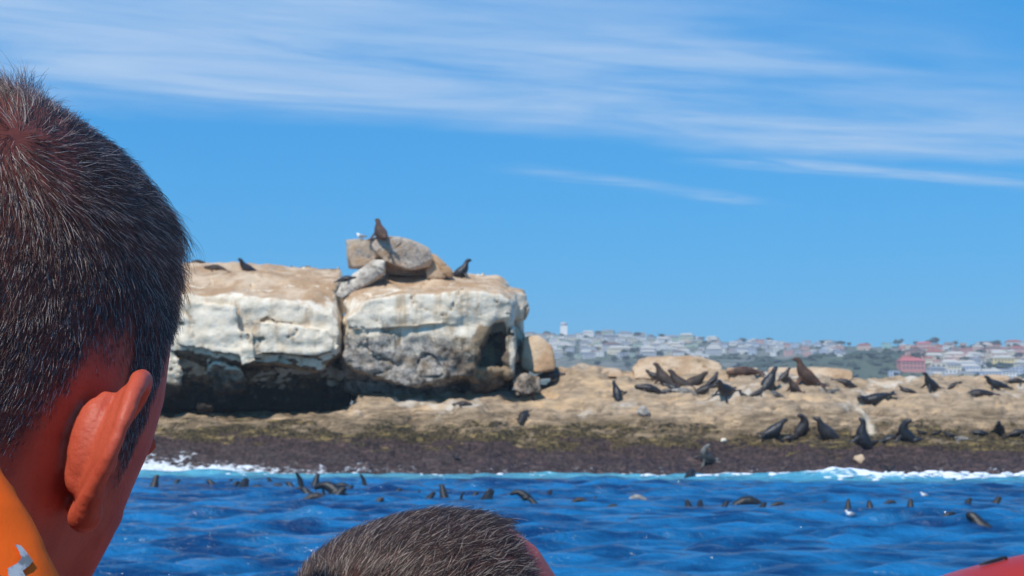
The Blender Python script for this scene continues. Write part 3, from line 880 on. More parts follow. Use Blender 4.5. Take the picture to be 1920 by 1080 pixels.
SM['flipper'] = seal_mesh('seal', [(-.8, -.22, .10), (-.5, -.14, .19), (-.1, -.10, .24), (.3, -.12, .21), (.6, -.16, .13), (.8, -.18, .10), (.95, -.2, .04)],
    [dict(p=[(.05, 0, .02), (.06, .02, .22), (.02, .04, .44), (-.08, .05, .62), (-.20, .05, .74)], r=[(.13, .06), (.12, .045), (.105, .035), (.075, .028), (.02, .015)], s=(1, 0, 0))], [])
SM['roll'] = seal_mesh('seal', [(-.75, -.22, .09), (-.5, -.04, .15), (-.2, .10, .19), (.08, .13, .20), (.32, .06, .18), (.52, -.06, .14), (.66, -.18, .11), (.8, -.30, .06)], [], [])
SM['breach'] = seal_mesh('seal', [(-.7, -.5, .16), (-.45, -.15, .20), (-.22, .12, .21), (.02, .30, .18), (.22, .38, .14), (.38, .38, .115), (.50, .34, .10), (.60, .29, .08), (.65, .26, .05)],
    sym([(-.15, .14, .10), (-.05, .36, .06), (.02, .56, .10)], [(.08, .05), (.09, .03), (.05, .02)], (1, 0, 0)), [])
SM['tail'] = seal_mesh('seal', [(.5, -.45, .18), (.25, -.15, .17), (.1, .05, .12), (.03, .16, .08)], [], sym([(.03, .02, .14), (0, .10, .30), (-.06, .24, .44)], [(.06, .04), (.09, .03), (.07, .02)], (0, 1, .3)))
DIM = {}
for k, m_ in SM.items():
    m_.materials.append(FUR['dark']); m_.polygons.foreach_set('use_smooth', [True] * len(m_.polygons))
    P = coords(m_)
    DIM[k] = (P[:, 0].max() - P[:, 0].min(), max(P[:, 2].max(), .1), P[:, 2].min())
LAND, SWIM = 'seals resting on the rocks', 'seals swimming in the blue water'
def seal(px, py, pose, face, size, furk, label, pitch=0.0, squash=1.0):
    """size: pixels of height for upright poses, of length for lying ones; face: degrees, 0 = towards the right, 90 = away"""
    upright = pose in ('sit', 'arch', 'head', 'peer', 'flipper', 'roll', 'breach', 'tail')
    water = pose in ('head', 'peer', 'flipper', 'roll', 'breach', 'tail')
    if water:
        d = ray(px, py); p = CAMLOC + d * ((.02 - CAM_Z) / d.z); nrm = Vector((0, 0, 1))
        i_, j_ = int(np.searchsorted(y, p.y)), int(np.searchsorted(x, p.x))
        p.z = float(H[max(0, i_ - 8):i_ + 2, max(0, j_ - 2):j_ + 3].mean()) + .03
    else:
        r_ = hit(px, py)
        while r_ is None: py += 2; r_ = hit(px, py)
        p, nrm = r_[0], r_[1]
    scl = FPX / p.y
    s_ = size / scl / (DIM[pose][1] if upright else DIM[pose][0] * max(.55, abs(math.cos(R(face)))))
    o = bpy.data.objects.new('seal', SM[pose]); COL.objects.link(o)
    o.location = p - Vector((0, 0, .03 * s_)); o.scale = (s_, s_, s_ * squash)
    rot = Matrix.Rotation(R(face), 3, 'Z')
    if not water:
        up = (Vector((0, 0, 1)) * .45 + nrm * .55).normalized()
        if nrm.z < .3: up = Vector((0, 0, 1))
        rot = Vector((0, 0, 1)).rotation_difference(up).to_matrix() @ rot
        o.location -= up * .05 * s_
    o.rotation_euler = (rot @ Matrix.Rotation(pitch, 3, 'Y')).to_euler()
    slotmat(o, FUR[furk])
    tag(o, label, 'seal', SWIM if water else LAND)
    return o
# on the big boulders
seal(371, 492, 'lie', 20, 30, 'brown', 'small brown seal lying at the extreme left of the boulder top, touching the hair edge')
seal(404, 505, 'lie', 170, 54, 'brown', 'rounded brown seal lying flat on the left boulder top, second from the large head')
seal(463, 507, 'rest', 185, 56, 'dark', 'dark seal on the left boulder top with its head lifted')
seal(650, 506, 'lie', 0, 44, 'dark', 'dark seal tucked flat under the left end of the perched grey boulder')
seal(712, 448, 'sit', 120, 44, 'rust', 'brown seal sitting highest of all, upright on the perched grey boulder')
seal(868, 520, 'sit', 10, 38, 'black', 'black seal on the right boulder top beside the tan wedge, head to the right')
seal(868, 760, 'lie', 178, 48, 'dark', 'flat dark seal lying below the undercut of the square-cut boulder')
seal(982, 782, 'lie', 250, 34, 'dark', 'stout dark seal with grey sheen on the bare ledge below the brown boulder')
seal(990, 742, 'sit', 250, 36, 'rust', 'rusty brown seal before the low brown boulder in the gap')
seal(1032, 706, 'lie', -8, 66, 'dark', 'long dark seal sprawled down the rocks right of the orange-tan boulder', .18)
# upper shelf
seal(1161, 742, 'sit', 75, 32, 'black', 'small black seal sitting upright alone left of the heap of seals')
seal(1215, 730, 'lie', 176, 62, 'dark', 'dark seal lying low at the left foot of the heap')
seal(1243, 718, 'sit', 130, 42, 'brown', 'big brown seal forming the tall left hump of the heap')
seal(1276, 724, 'rest', 150, 66, 'brown', 'brown seal in the middle of the heap')
seal(1300, 720, 'rest', 20, 66, 'brown', 'reddish brown seal arching over the right of the heap')
seal(1322, 732, 'lie', 5, 62, 'dark', 'dark seal stretched out at the right foot of the heap')
seal(1282, 736, 'lie', 190, 56, 'pale', 'pale-bellied seal lying in front of the heap')
seal(1357, 742, 'sit', 215, 44, 'black', 'black seal with a grey chest sitting left of the square tan block')
seal(1393, 742, 'rest', 160, 26, 'black', 'tiny black pup before the sunlit face of the square tan block')
seal(1393, 699, 'lie', 180, 74, 'rust', 'reddish seal draped flat along the top of the square tan block')
seal(1438, 726, 'sit', 60, 44, 'black', 'black seal sitting upright between the square block and the low flat rock')
seal(1452, 741, 'lie', 172, 46, 'grey', 'grey seal lying just below the upright black seal by the square block')
seal(1487, 729, 'sit', 130, 28, 'brown', 'small brown seal at the foot of the low flat rock')
seal(1506, 716, 'sit', 160, 50, 'rust', 'tall brown seal sitting upright against the green far slope')
seal(1586, 720, 'lie', -5, 54, 'dark', 'dark seal lying at the right end of the low flat rock')
seal(1640, 752, 'rest', 182, 72, 'black', 'large black seal with a bright wet back, lying above the white streak')
seal(1742, 728, 'sit', 195, 34, 'black', 'black seal leaning on the skyline right of the red building')
seal(1832, 742, 'lie', 175, 74, 'dark', 'very flat dark seal lying along the upper slope near the right edge')
seal(1866, 724, 'rest', 170, 56, 'black', 'black seal on the skyline with its head up, above the very flat seal')
seal(1906, 716, 'lie', 5, 44, 'dark', 'dark bluish seal lying on the skyline at the right edge')
# front row on the weed line
seal(1450, 815, 'sit', 30, 40, 'black', 'black seal leaning right, leftmost of the front row above the weed')
seal(1508, 810, 'arch', 20, 44, 'dark', 'dark seal curved like a crescent, second of the front row')
seal(1545, 819, 'sit', 155, 48, 'dark', 'black seal with small head high, touching the crescent-shaped seal')
seal(1558, 815, 'lie', 20, 40, 'dark', 'dark seal lying behind the small-headed sitter of the front row')
seal(1606, 830, 'sit', 165, 50, 'black', 'black seal sitting just left of the white streak')
seal(1625, 834, 'lie', 10, 56, 'dark', 'dark seal lying on the weed at the foot of the sitter by the white streak')
seal(1693, 822, 'arch', 165, 46, 'black', 'bulky black seal hunched upright right of the white streak')
seal(1667, 825, 'lie', 180, 54, 'black', 'black seal lying against the left side of the bulky hunched seal')
seal(1728, 813, 'rest', 190, 26, 'dark', 'small dark seal low down, first right of the bulky hunched seal')
seal(1757, 813, 'rest', 10, 24, 'dark', 'small dark seal low down, second right of the bulky hunched seal')
seal(1797, 826, 'lie', 175, 44, 'pale', 'pale grey seal lying on the weed near the right edge')
seal(1838, 813, 'lie', 178, 44, 'black', 'black seal lying left of the small upright seal near the right edge')
seal(1871, 812, 'sit', 230, 34, 'black', 'small black seal upright in the front row near the right edge')
seal(1908, 812, 'lie', 5, 46, 'dark', 'dark seal lying at the right end of the front row')
seal(1780, 818, 'rest', 185, 30, 'dark', 'small dark seal between the low pair and the pale grey seal')
seal(1718, 826, 'lie', 10, 40, 'black', 'black seal stretched at the feet of the bulky hunched seal')
seal(1480, 822, 'lie', 15, 40, 'dark', 'dark seal lying between the leaning seal and the crescent-shaped seal')
seal(1420, 740, 'rest', 10, 38, 'dark', 'dark seal right of the tiny pup at the corner of the square tan block')
seal(1262, 729, 'lie', 160, 52, 'dark', 'dark seal squeezed low in the front of the heap')
seal(1246, 735, 'lie', 10, 34, 'grey', 'grey seal between the low left seal and the pale-bellied seal')
seal(1228, 708, 'rest', 170, 44, 'dark', 'dark seal resting at the upper left edge of the heap')
seal(1338, 716, 'rest', 20, 40, 'black', 'black seal right behind the heap with its head to the right')
seal(1470, 712, 'sit', 40, 26, 'dark', 'small dark sitter at the left end of the low flat rock')
seal(1532, 722, 'lie', 170, 40, 'dark', 'dark seal lying below the tall brown seal')
seal(1560, 735, 'lie', 10, 34, 'grey', 'grey seal on bare tan rock left of the large black seal')
seal(1700, 735, 'rest', 160, 34, 'dark', 'dark seal on bare tan rock right of the large black seal')
seal(1790, 724, 'lie', 5, 40, 'dark', 'dark seal just under the skyline left of the low tan ridge rock')
seal(1320, 864, 'arch', 200, 40, 'grey', 'grey-chested seal upright on the dark mussel band close to the surf')
seal(855, 860, 'rest', 170, 22, 'black', 'tiny black seal alone on the purple mussel band')
# in the water
seal(288, 915, 'peer', 40, 26, 'dark', 'dark seal surfacing right against the cheek of the large head')
seal(330, 908, 'head', 30, 9, 'black', 'small dark head afloat nearest the cheek of the large head')
seal(397, 909, 'head', 170, 12, 'black', 'small black head in the turquoise water left of the paired heads')
seal(457, 918, 'head', 80, 20, 'black', 'round black head, left one of the close pair')
seal(482, 914, 'roll', 0, 9, 'black', 'arched dark back, right one of the close pair')
seal(562, 922, 'flipper', 20, 40, 'black', 'upright dark flipper at the left of the tangle of swimmers')
seal(590, 916, 'peer', 30, 24, 'black', 'dark neck craning up in the middle of the tangle of swimmers')
seal(622, 935, 'breach', 170, 28, 'black', 'large black seal arching out on the right of the tangle')
seal(592, 938, 'roll', 10, 13, 'dark', 'dark back rolling at the front of the tangle')
seal(636, 936, 'head', 20, 16, 'black', 'black head at the right foot of the tangle')
seal(681, 914, 'flipper', 10, 32, 'black', 'thin curved flipper standing alone right of the tangle')
seal(708, 940, 'head', 10, 14, 'dark', 'dark head just above the hair of the lower head')
seal(784, 930, 'flipper', 170, 22, 'dark', 'slim flipper behind the crown of the lower head')
seal(833, 936, 'peer', 150, 26, 'black', 'narrow dark neck above the right side of the lower head')
seal(866, 938, 'flipper', 200, 20, 'black', 'tiny dark flipper between the narrow neck and the round head')
seal(914, 940, 'head', 60, 22, 'black', 'round black head alone right of the tiny flipper')
seal(938, 908, 'roll', 0, 8, 'dark', 'flat dark back in the milky water below the surf')
seal(980, 941, 'breach', 175, 19, 'black', 'dark seal leaping low with its head to the left, right of the lower head')
seal(1087, 945, 'roll', 0, 8, 'dark', 'long low dark back in the open water right of the leaping seal')
seal(1195, 942, 'roll', 180, 9, 'pale', 'pale-bellied seal rolling in the open water')
seal(1294, 897, 'head', 60, 18, 'black', 'black head in the white surf below the grey-chested seal')
seal(1290, 944, 'head', 100, 12, 'black', 'small dark head, farther of two close together in mid-water')
seal(1313, 950, 'head', 80, 12, 'black', 'small dark head, nearer of two close together in mid-water')
seal(1402, 944, 'roll', 5, 16, 'black', 'big black back rolling with a wet shine, mid-water')
seal(1632, 956, 'peer', 90, 28, 'black', 'dark head and neck held upright under the white streak')
seal(1668, 900, 'tail', 90, 20, 'black', 'black tail flippers spread in the white surf')
seal(1707, 971, 'peer', 60, 26, 'black', 'tall dark neck upright, nearer than the other upright neck to its left')
seal(1768, 932, 'roll', 0, 8, 'dark', 'low dark back close below the surf at the right')
seal(1778, 984, 'breach', 5, 15, 'black', 'dark seal lunging right with pale splash, near the red tube')
seal(1833, 990, 'head', 150, 24, 'black', 'rounded dark head nearest to the red tube')
seal(1868, 948, 'head', 20, 14, 'dark', 'small dark head near the right edge below the surf')

for px, py, pose, fc, sz, lab in ((430, 906, 'head', 60, 9, 'tiny dark head left of the close pair of swimmers'), (520, 912, 'roll', 0, 7, 'thin dark back between the close pair and the tangle of swimmers'),
        (545, 916, 'head', 150, 13, 'dark head touching the left of the tangle of swimmers'), (606, 928, 'flipper', 40, 22, 'short flipper inside the tangle of swimmers'), (655, 922, 'head', 30, 10, 'small dark head beside the thin curved flipper'),
        (745, 922, 'head', 20, 10, 'small dark head above the crown of the lower head'), (1030, 930, 'head', 60, 10, 'small dark head right of the leaping seal'), (1150, 948, 'roll', 0, 6, 'low dark back left of the pale-bellied seal'),
        (1245, 936, 'head', 140, 9, 'small dark head right of the pale-bellied seal'), (1360, 950, 'head', 30, 10, 'small dark head left of the big rolling back'), (1460, 946, 'roll', 5, 8, 'low dark back right of the big rolling back'),
        (1545, 944, 'head', 60, 10, 'small dark head midway under the front row'), (1670, 950, 'roll', 0, 7, 'low dark back between the two upright necks'), (1895, 965, 'roll', 0, 9, 'low dark back at the right edge in front of the surf')):
    seal(px, py, pose, fc, sz, 'black', lab)
for px, py, pose, fc, sz, lab in ((440, 914, 'head', 40, 12, 'dark head just left of the close pair of swimmers'), (505, 906, 'head', 120, 9, 'tiny dark head in the turquoise water right of the close pair'),
        (575, 932, 'head', 160, 14, 'dark head at the front left of the tangle of swimmers'), (640, 920, 'roll', 0, 9, 'dark back at the rear right of the tangle of swimmers'),
        (808, 936, 'head', 40, 12, 'dark head left of the narrow dark neck'), (890, 930, 'head', 20, 9, 'tiny dark head left of the round black head'), (1000, 944, 'head', 170, 12, 'dark head just in front of the leaping seal'),
        (1115, 934, 'head', 60, 9, 'tiny dark head above the low back in open water'), (1430, 952, 'head', 40, 12, 'dark head in front of the big rolling back'), (1500, 934, 'roll', 0, 7, 'thin dark back close to the surf under the front row'),
        (1590, 952, 'peer', 60, 18, 'short dark neck left of the two upright necks'), (1738, 958, 'head', 150, 14, 'dark head right of the nearer upright neck'), (1815, 950, 'head', 30, 12, 'dark head between the surf and the lunging seal')):
    seal(px, py, pose, fc, sz, 'black', lab)
# gulls
GULL = simple('gull_white', (.82, .82, .82), .7, .04, 20); GULLG = simple('gull_grey', (.25, .27, .30), .7, .1, 20); BILL = simple('gull_bill', (.6, .35, .04), .5, .1, 20)
def gull(p, rz, label, s_=1.0):
    mb = MB()
    mb.tube([(-.20, 0, .13), (-.1, 0, .15), (.04, 0, .16), (.13, 0, .19), (.165, 0, .25), (.20, 0, .28), (.235, 0, .285)], [.02, .07, .095, .075, .05, .048, .02], 10, side=(0, 1, 0))
    o = link('gull', remesh(mb, .014, 1, 'gull'), GULL); o.location = p; o.rotation_euler.z = rz; o.scale = (s_,) * 3
    wb = MB()
    for sg in (-1, 1): wb.tube([(.08, sg * .085, .17), (-.05, sg * .095, .17), (-.25, sg * .03, .145)], [(.05, .015), (.06, .015), (.012, .008)], 8, side=(0, 0, 1))
    wb.obj('wing', GULLG, o, True)
    bb = MB(); bb.tube([(.235, 0, .283), (.285, 0, .272)], [.014, .004], 6); bb.obj('bill', BILL, o)
    lb = MB()
    for sg in (-1, 1): lb.tube([(.0, sg * .03, .10), (.0, sg * .03, -.02)], [.008, .008], 5)
    lb.obj('leg', BILL, o)
    tag(o, label, 'bird')
gp = hit(678, 450)
gull((gp[0] if gp else at(678, 447, 67)), R(160), 'white gull standing on the perched grey boulder left of the highest seal', 1.15)
for px, py, lab in ((1734, 935, 'small white gull afloat close below the surf at the right'), (1595, 972, 'small white gull afloat nearer the boat, left of two upright seal necks')):
    d = ray(px, py); p = CAMLOC + d * ((.02 - CAM_Z) / d.z); p.z += .06
    gull(p - Vector((0, 0, .06)), R(200), lab, .6)
# ------------------------------------------------------------------ people
def skin_mat(name, base, stub):
    m, t, b = material(name)
    co = t.new('ShaderNodeTexCoord').outputs['Object']
    n = t.noise(co, 60, 5, .6); n2 = t.noise(co, 14, 4, .6); n3 = t.noise(co, 420, 3, .6)
    lo = tuple(c * k for c, k in zip(base, (.86, .72, .70))); hi = tuple(c * k for c, k in zip(base, (1.08, 1.15, 1.15)))
    c_ = t.mix(t.step(t.math('ADD', t.math('MULTIPLY', n, .4), t.math('MULTIPLY', n2, .6)), .40, .60), lo, hi)
    sc_ = attribute(t, 'scalp')
    c_ = t.mix(t.math('MULTIPLY', sc_, .80), c_, stub)
    t.link(c_, b.inputs['Base Color'])
    b.inputs['Roughness'].default_value = .52
    b.inputs['Specular IOR Level'].default_value = .32
    b.inputs['Subsurface Weight'].default_value = .35
    b.inputs['Subsurface Radius'].default_value = (1.0, .28, .14)
    b.inputs['Subsurface Scale'].default_value = .0035
    bump(t, b, t.math('ADD', t.math('MULTIPLY', n3, .6), t.math('MULTIPLY', n, .6)), .6, .0011)
    return m
def hair_mat(name, dark, light, grey, share):
    m, t, b = material(name)
    inf = t.new('ShaderNodeHairInfo')
    rnd = inf.outputs['Random']
    c_ = t.ramp(rnd, [(0, dark), (1 - share - .02, light), (1 - share, grey), (1, grey)])
    t.link(c_, b.inputs['Base Color'])
    b.inputs['Roughness'].default_value = .38
    b.inputs['Specular IOR Level'].default_value = .55
    return m

def head_mesh(ear_out=1.0, tall=0.0):
    mb = MB()
    secs = [  # z, half width, front, back, face taper
        (.1300, .018, .018, .036, .0), (.1265, .036, .036, .056, .0), (.118, .052, .054, .072, .02), (.102, .0655, .072, .086, .05), (.082, .0735, .085, .0945, .10), (.058, .0772, .0925, .0985, .13),
        (.032, .0775, .0955, .0980, .15), (.012, .0765, .0965, .0945, .17), (-.008, .0745, .0920, .0890, .20), (-.030, .0715, .0865, .0815, .17), (-.052, .0660, .0830, .0715, .21),
        (-.074, .0605, .0790, .0600, .24), (-.094, .0530, .0750, .0400, .34), (-.110, .0430, .0700, .0100, .46), (-.119, .0300, .0620, -.0200, .5)]
    n = 64; rs = []
    for z, a_, yf, yb, tp in secs:
        ring = []
        for i in range(n):
            th = 2 * math.pi * i / n; c_, s_ = math.cos(th), math.sin(th)
            ex = .92 if s_ < 0 else .92 - .22 * float(sm(.08, .04, z) * sm(-.080, -.050, z))
            xx_ = a_ * math.copysign(abs(c_) ** ex, c_)
            if s_ >= 0: yy_ = yf * abs(s_) ** ex
            else: yy_ = -yb * abs(s_) ** ex
            if yb < 0 and s_ < 0: yy_ = -yb * 1.0 + (yf + yb) * .0 * abs(s_)
            xx_ *= 1 - tp * max(0, yy_ / yf) ** 2
            ring.append((xx_, yy_, z + tall * float(sm(.02, .11, z))))
        rs.append(ring)
    mb.rings(rs[::-1])
    # neck, trapezius, upper chest
    nk = [(-.005, .056, .054, -.030), (-.05, .0585, .058, -.030), (-.09, .0605, .060, -.032), (-.125, .0635, .063, -.036), (-.155, .074, .068, -.042), (-.180, .105, .076, -.048), (-.205, .150, .086, -.050), (-.235, .180, .095, -.05), (-.30, .185, .10, -.05)]
    rs = []
    for z, a_, b_, yc in nk:
        rs.append([(a_ * math.cos(2 * math.pi * i / 40), yc + b_ * math.sin(2 * math.pi * i / 40), z) for i in range(40)])
    mb.rings(rs[::-1])
    # muscles running down the side of the neck
    for sg in (-1, 1):
        mb.tube([(sg * .062, -.022, -.035), (sg * .058, -.005, -.08), (sg * .045, .015, -.13), (sg * .025, .03, -.17)], [(.010, .006), (.013, .008), (.013, .010), (.012, .010)], 10, side=(0, 1, 0))
        mb.tube([(sg * .022, -.078, -.03), (sg * .026, -.080, -.08), (sg * .036, -.084, -.13), (sg * .055, -.09, -.18)], [(.016, .010), (.018, .012), (.020, .014), (.03, .016)], 10, side=(1, 0, 0))
    # face
    mb.tube([(0, .092, .016), (0, .101, .0), (0, .107, -.018), (0, .109, -.028), (0, .094, -.036)], [(.010, .008), (.010, .009), (.013, .011), (.017, .012), (.013, .008)], 10, side=(1, 0, 0))
    for sg in (-1, 1):
        mb.tube([(sg * .010, .0965, .016), (sg * .030, .0915, .020), (sg * .050, .0760, .014)], [(.006, .009), (.008, .009), (.006, .008)], 8, side=(0, 0, 1))
        mb.ball((sg * .045, .050, -.020), (.0150, .024, .016))
        mb.ball((sg * .031, .080, -.001), (.014, .010, .006))
    mb.tube([(-.022, .072, -.064), (0, .0835, -.062), (.022, .072, -.064)], [(.004, .004), (.006, .007), (.004, .004)], 8, side=(0, 0, 1))
    mb.tube([(-.019, .071, -.072), (0, .0820, -.073), (.019, .071, -.072)], [(.004, .004), (.007, .007), (.004, .004)], 8, side=(0, 0, 1))
    mb.ball((0, .064, -.104), (.019, .014, .014))
    # ears
    out = [(.0755, .006, .000), (.0800, .008, .014), (.0850, .004, .0255), (.0890, -.005, .0305), (.0930, -.0165, .0285), (.0965, -.0270, .0190), (.0980, -.0325, .0060), (.0965, -.0325, -.0080),
           (.0925, -.0280, -.0190), (.0880, -.0205, -.0270), (.0845, -.0130, -.0325), (.0805, -.0070, -.0330), (.0765, -.0020, -.0260), (.0745, .004, -.014)]
    cen = Vector((.0735, -.008, -.003))
    for sg in (1, -1):
        def E_(q): return Vector((sg * (.0745 + (q[0] - .0745) * ear_out), -.008 + (q[1] + .008) * .9, q[2] * .87))
        O = [E_(q) for q in out]
        C_ = E_(cen)
        rr = [.0030, .0033, .0040, .0043, .0040, .0036, .0033, .0031, .0034, .0048, .0062, .0060, .0045, .003]
        # rim, doubled up for smoothness
        sm_ = []; rs_ = []
        for k in range(len(O)):
            k2 = min(k + 1, len(O) - 1)
            sm_.append(O[k]); rs_.append(rr[k])
            if k2 != k: sm_.append((O[k] + O[k2]) / 2 + ((O[k] + O[k2]) / 2 - C_).normalized() * .0006); rs_.append((rr[k] + rr[k2]) / 2)
        mb.tube(sm_, rs_, 10)
        # shell: rim > scapha > antihelix > concha wall > floor
        def ring(f, dx, dy=0):
            return [C_ + (q - C_) * f + Vector((sg * dx * ear_out, dy, 0)) for q in sm_]
        layers = [ring(1.0, 0), ring(.84, -.0020), ring(.70, -.0002), ring(.58, -.0005), ring(.50, -.0065), ring(.32, -.013), ring(.08, -.015)]
        th = Vector((sg * .0019, .0006, 0))
        m_ = len(sm_); vs, fs = [], []
        for off in (th, -th):
            for ly in layers: vs += [q + off for q in ly]
        nl = len(layers); tot = nl * m_
        for s0 in (0, tot):
            for a_ in range(nl - 1):
                for i in range(m_):
                    j = (i + 1) % m_
                    f_ = (s0 + a_ * m_ + i, s0 + a_ * m_ + j, s0 + (a_ + 1) * m_ + j, s0 + (a_ + 1) * m_ + i)
                    fs.append(f_ if s0 == 0 else f_[::-1])
        for a_ in (0, nl - 1):
            for i in range(m_):
                j = (i + 1) % m_
                f_ = (a_ * m_ + i, tot + a_ * m_ + i, tot + a_ * m_ + j, a_ * m_ + j)
                fs.append(f_ if a_ == 0 else f_[::-1])
        mb.add(vs, fs)
        # swelling at the back where the ear joins the head, and the small flap in front of the ear hole
        mb.ball(E_((.0815, -.0185, .000)), (.0080, .0060, .0165))
        mb.ball(E_((.0800, -.0150, -.0120)), (.007, .0060, .012))
        mb.ball(E_((.0824, -.0150, .010)), (.0050, .0056, .0115))
        mb.ball(E_((.0790, .0055, -.006)), (.004, .004, .006))
    return remesh(mb, .00115, 12, 'person', .5)

def scalp_mask(P, front=.062, recess=0.0, nape=-.045):
    x_, y_, z_ = P[:, 0], P[:, 1], P[:, 2]
    ax = np.abs(x_)
    wob_ = .006 * perlin(P * 90) + .004 * perlin(P * 220)
    # lower hairline: low at the nape, rising round the ear, sideburn in front of it
    lim = np.interp(y_, [-.11, -.075, -.05, -.035, -.020, .006, .012, .030, .040, .055, .07, .1],
                    [nape, nape, -.028, -.004, .030, .040, .000, -.010, .045, .062, .082, .10])
    m = sm(-.012, .022, z_ - lim + wob_)
    m *= sm(front + .022, front + .004, y_ + wob_ - .35 * np.maximum(0, z_ - .085) + recess * sm(.012, .045, ax))
    # keep the hair off the ears
    m *= (ax < .079 + 0 * z_) | (z_ > .04)
    m *= z_ > -.075
    return m

def strands(name, me, mat, parent, count, whorl, swirl, thin=None, lens=(.010, .016, .024), rad=.00007, seed=1, tuft=1.0, lift0=.75, line=(.062, 0.0), tufts=()):
    rg_ = np.random.default_rng(seed)
    P = coords(me)
    nf = len(me.polygons)
    li = np.empty(len(me.loops), np.int32); me.loops.foreach_get('vertex_index', li)
    q = li.reshape(nf, 4)
    ar = np.empty(nf); me.polygons.foreach_get('area', ar)
    nr = np.empty(nf * 3); me.polygons.foreach_get('normal', nr); nr = nr.reshape(-1, 3)
    ce = P[q].mean(1)
    mk = scalp_mask(ce, *line)
    if thin is not None: mk = mk * thin(ce)
    pr = ar * mk; pr /= pr.sum()
    fi = rg_.choice(nf, count, p=pr)
    u_, v_ = rg_.random((2, count, 1))
    Q = P[q[fi]]
    p0 = (Q[:, 0] * (1 - u_) + Q[:, 1] * u_) * (1 - v_) + (Q[:, 3] * (1 - u_) + Q[:, 2] * u_) * v_
    # smooth scalp normal (ellipsoid-like) mixed with the surface's own
    n_ = nr[fi] + .8 * (p0 * [1 / .0775 ** 2, 1 / .097 ** 2, 1 / .12 ** 2]) * .08
    n_ /= np.linalg.norm(n_, axis=1)[:, None]
    m0 = mk[fi]
    rel = p0 - np.asarray(whorl)
    dist = np.linalg.norm(rel, axis=1)[:, None]
    radial = rel / (dist + 1e-6)
    sw = np.cross(n_, radial) * swirl * np.exp(-dist / .05)
    x_, y_, z_ = p0[:, 0:1], p0[:, 1:2], p0[:, 2:3]
    down = np.array([[0, -.75, -1.0]]) * sm(.10, .03, z_) * 1.5
    fwd = np.array([[0, .9, .15]]) * sm(.0, .05, y_) * sm(.06, .10, z_)
    t_ = radial + sw + down + fwd
    cl = np.stack([perlin(p0 * 110 + 3), perlin(p0 * 110 + 41), perlin(p0 * 110 + 77)], 1)
    cl2 = np.stack([perlin(p0 * 300 + 3), perlin(p0 * 300 + 41), perlin(p0 * 300 + 77)], 1)
    t_ = t_ + .42 * cl + .22 * cl2 + rg_.normal(0, .15, (count, 3))
    t_ -= n_ * (t_ * n_).sum(1)[:, None]
    t_ /= np.linalg.norm(t_, axis=1)[:, None] + 1e-9
    topw = sm(.055, .11, z_[:, 0]) ; frontw = topw * sm(.0, .055, y_[:, 0])
    lowf = sm(.02, -.05, z_[:, 0])
    ln = lens[0] + (lens[1] - lens[0]) * topw + (lens[2] - lens[1]) * frontw
    ln *= (1 - .55 * lowf) * (.35 + .65 * m0) * rg_.uniform(.55, 1.15, count) * (1 + .25 * cl[:, 0])
    for tp_, tr_, tl_, td_ in tufts:
        wt_ = np.exp(-(np.linalg.norm(p0 - np.asarray(tp_), axis=1) / tr_) ** 2)
        ln *= 1 + tl_ * wt_
        t_ += wt_[:, None] * np.array(td_) ; t_ /= np.linalg.norm(t_, axis=1)[:, None]
    lift = lift0 * (1 - .25 * topw + .55 * tuft * frontw) * (.75 + .5 * rg_.random(count)) + .12 * cl2[:, 1]
    K = 6
    S_ = np.linspace(0, 1, K)
    pts = np.empty((count, K, 3))
    curl = rg_.normal(0, .12, (count, 3)) + .25 * cl2
    for k, s_ in enumerate(S_):
        d = (ln * s_)[:, None]
        rise = (lift * ln * (s_ - .42 * s_ * s_))[:, None]
        fall = d ** 2 / (2 * .092)
        pts[:, k] = p0 + t_ * d * (1 - .25 * np.clip(lift, 0, 1.2))[:, None] + n_ * (rise - fall - .0004) + curl * d * s_ * .5
    hc = bpy.data.hair_curves.new(name)
    hc.add_curves([K] * count)
    hc.points.foreach_set('position', pts.astype(np.float32).ravel())
    taper = np.array([1, 1, .95, .85, .65, .3]) * rad
    rr = (taper[None, :] * rg_.uniform(.7, 1.25, (count, 1))).astype(np.float32)
    hc.points.foreach_set('radius', rr.ravel())
    hc.materials.append(mat)
    o = bpy.data.objects.new(name, hc); COL.objects.link(o); o.parent = parent
    return o

ORANGE, t, b = material('orange_jacket')
co = t.new('ShaderNodeTexCoord').outputs['Object']
n1 = t.noise(co, 9, 5, .6); n2 = t.noise(co, 900, 2, .5)
t.link(t.mix(n1, (.97, .115, .008), (.98, .155, .014)), b.inputs['Base Color'])
b.inputs['Roughness'].default_value = .75
b.inputs['Specular IOR Level'].default_value = .15
bump(t, b, t.math('ADD', t.math('MULTIPLY', n2, .05), t.math('MULTIPLY', n1, 1.2)), .35, .004)
NAVY = simple('dark_trousers', (.02, .022, .03), .8, .2, 40)
SILVER, t, b = material('reflective_tape')
co = t.new('ShaderNodeTexCoord').outputs['Object']
t.link(t.mix(t.step(t.noise(co, 260, 3, .6), .4, .6), (.26, .24, .22), (.62, .58, .54)), b.inputs['Base Color'])
b.inputs['Roughness'].default_value = .4; b.inputs['Metallic'].default_value = .3
EYE = simple('eye_white', (.75, .72, .68), .2, .05, 30)

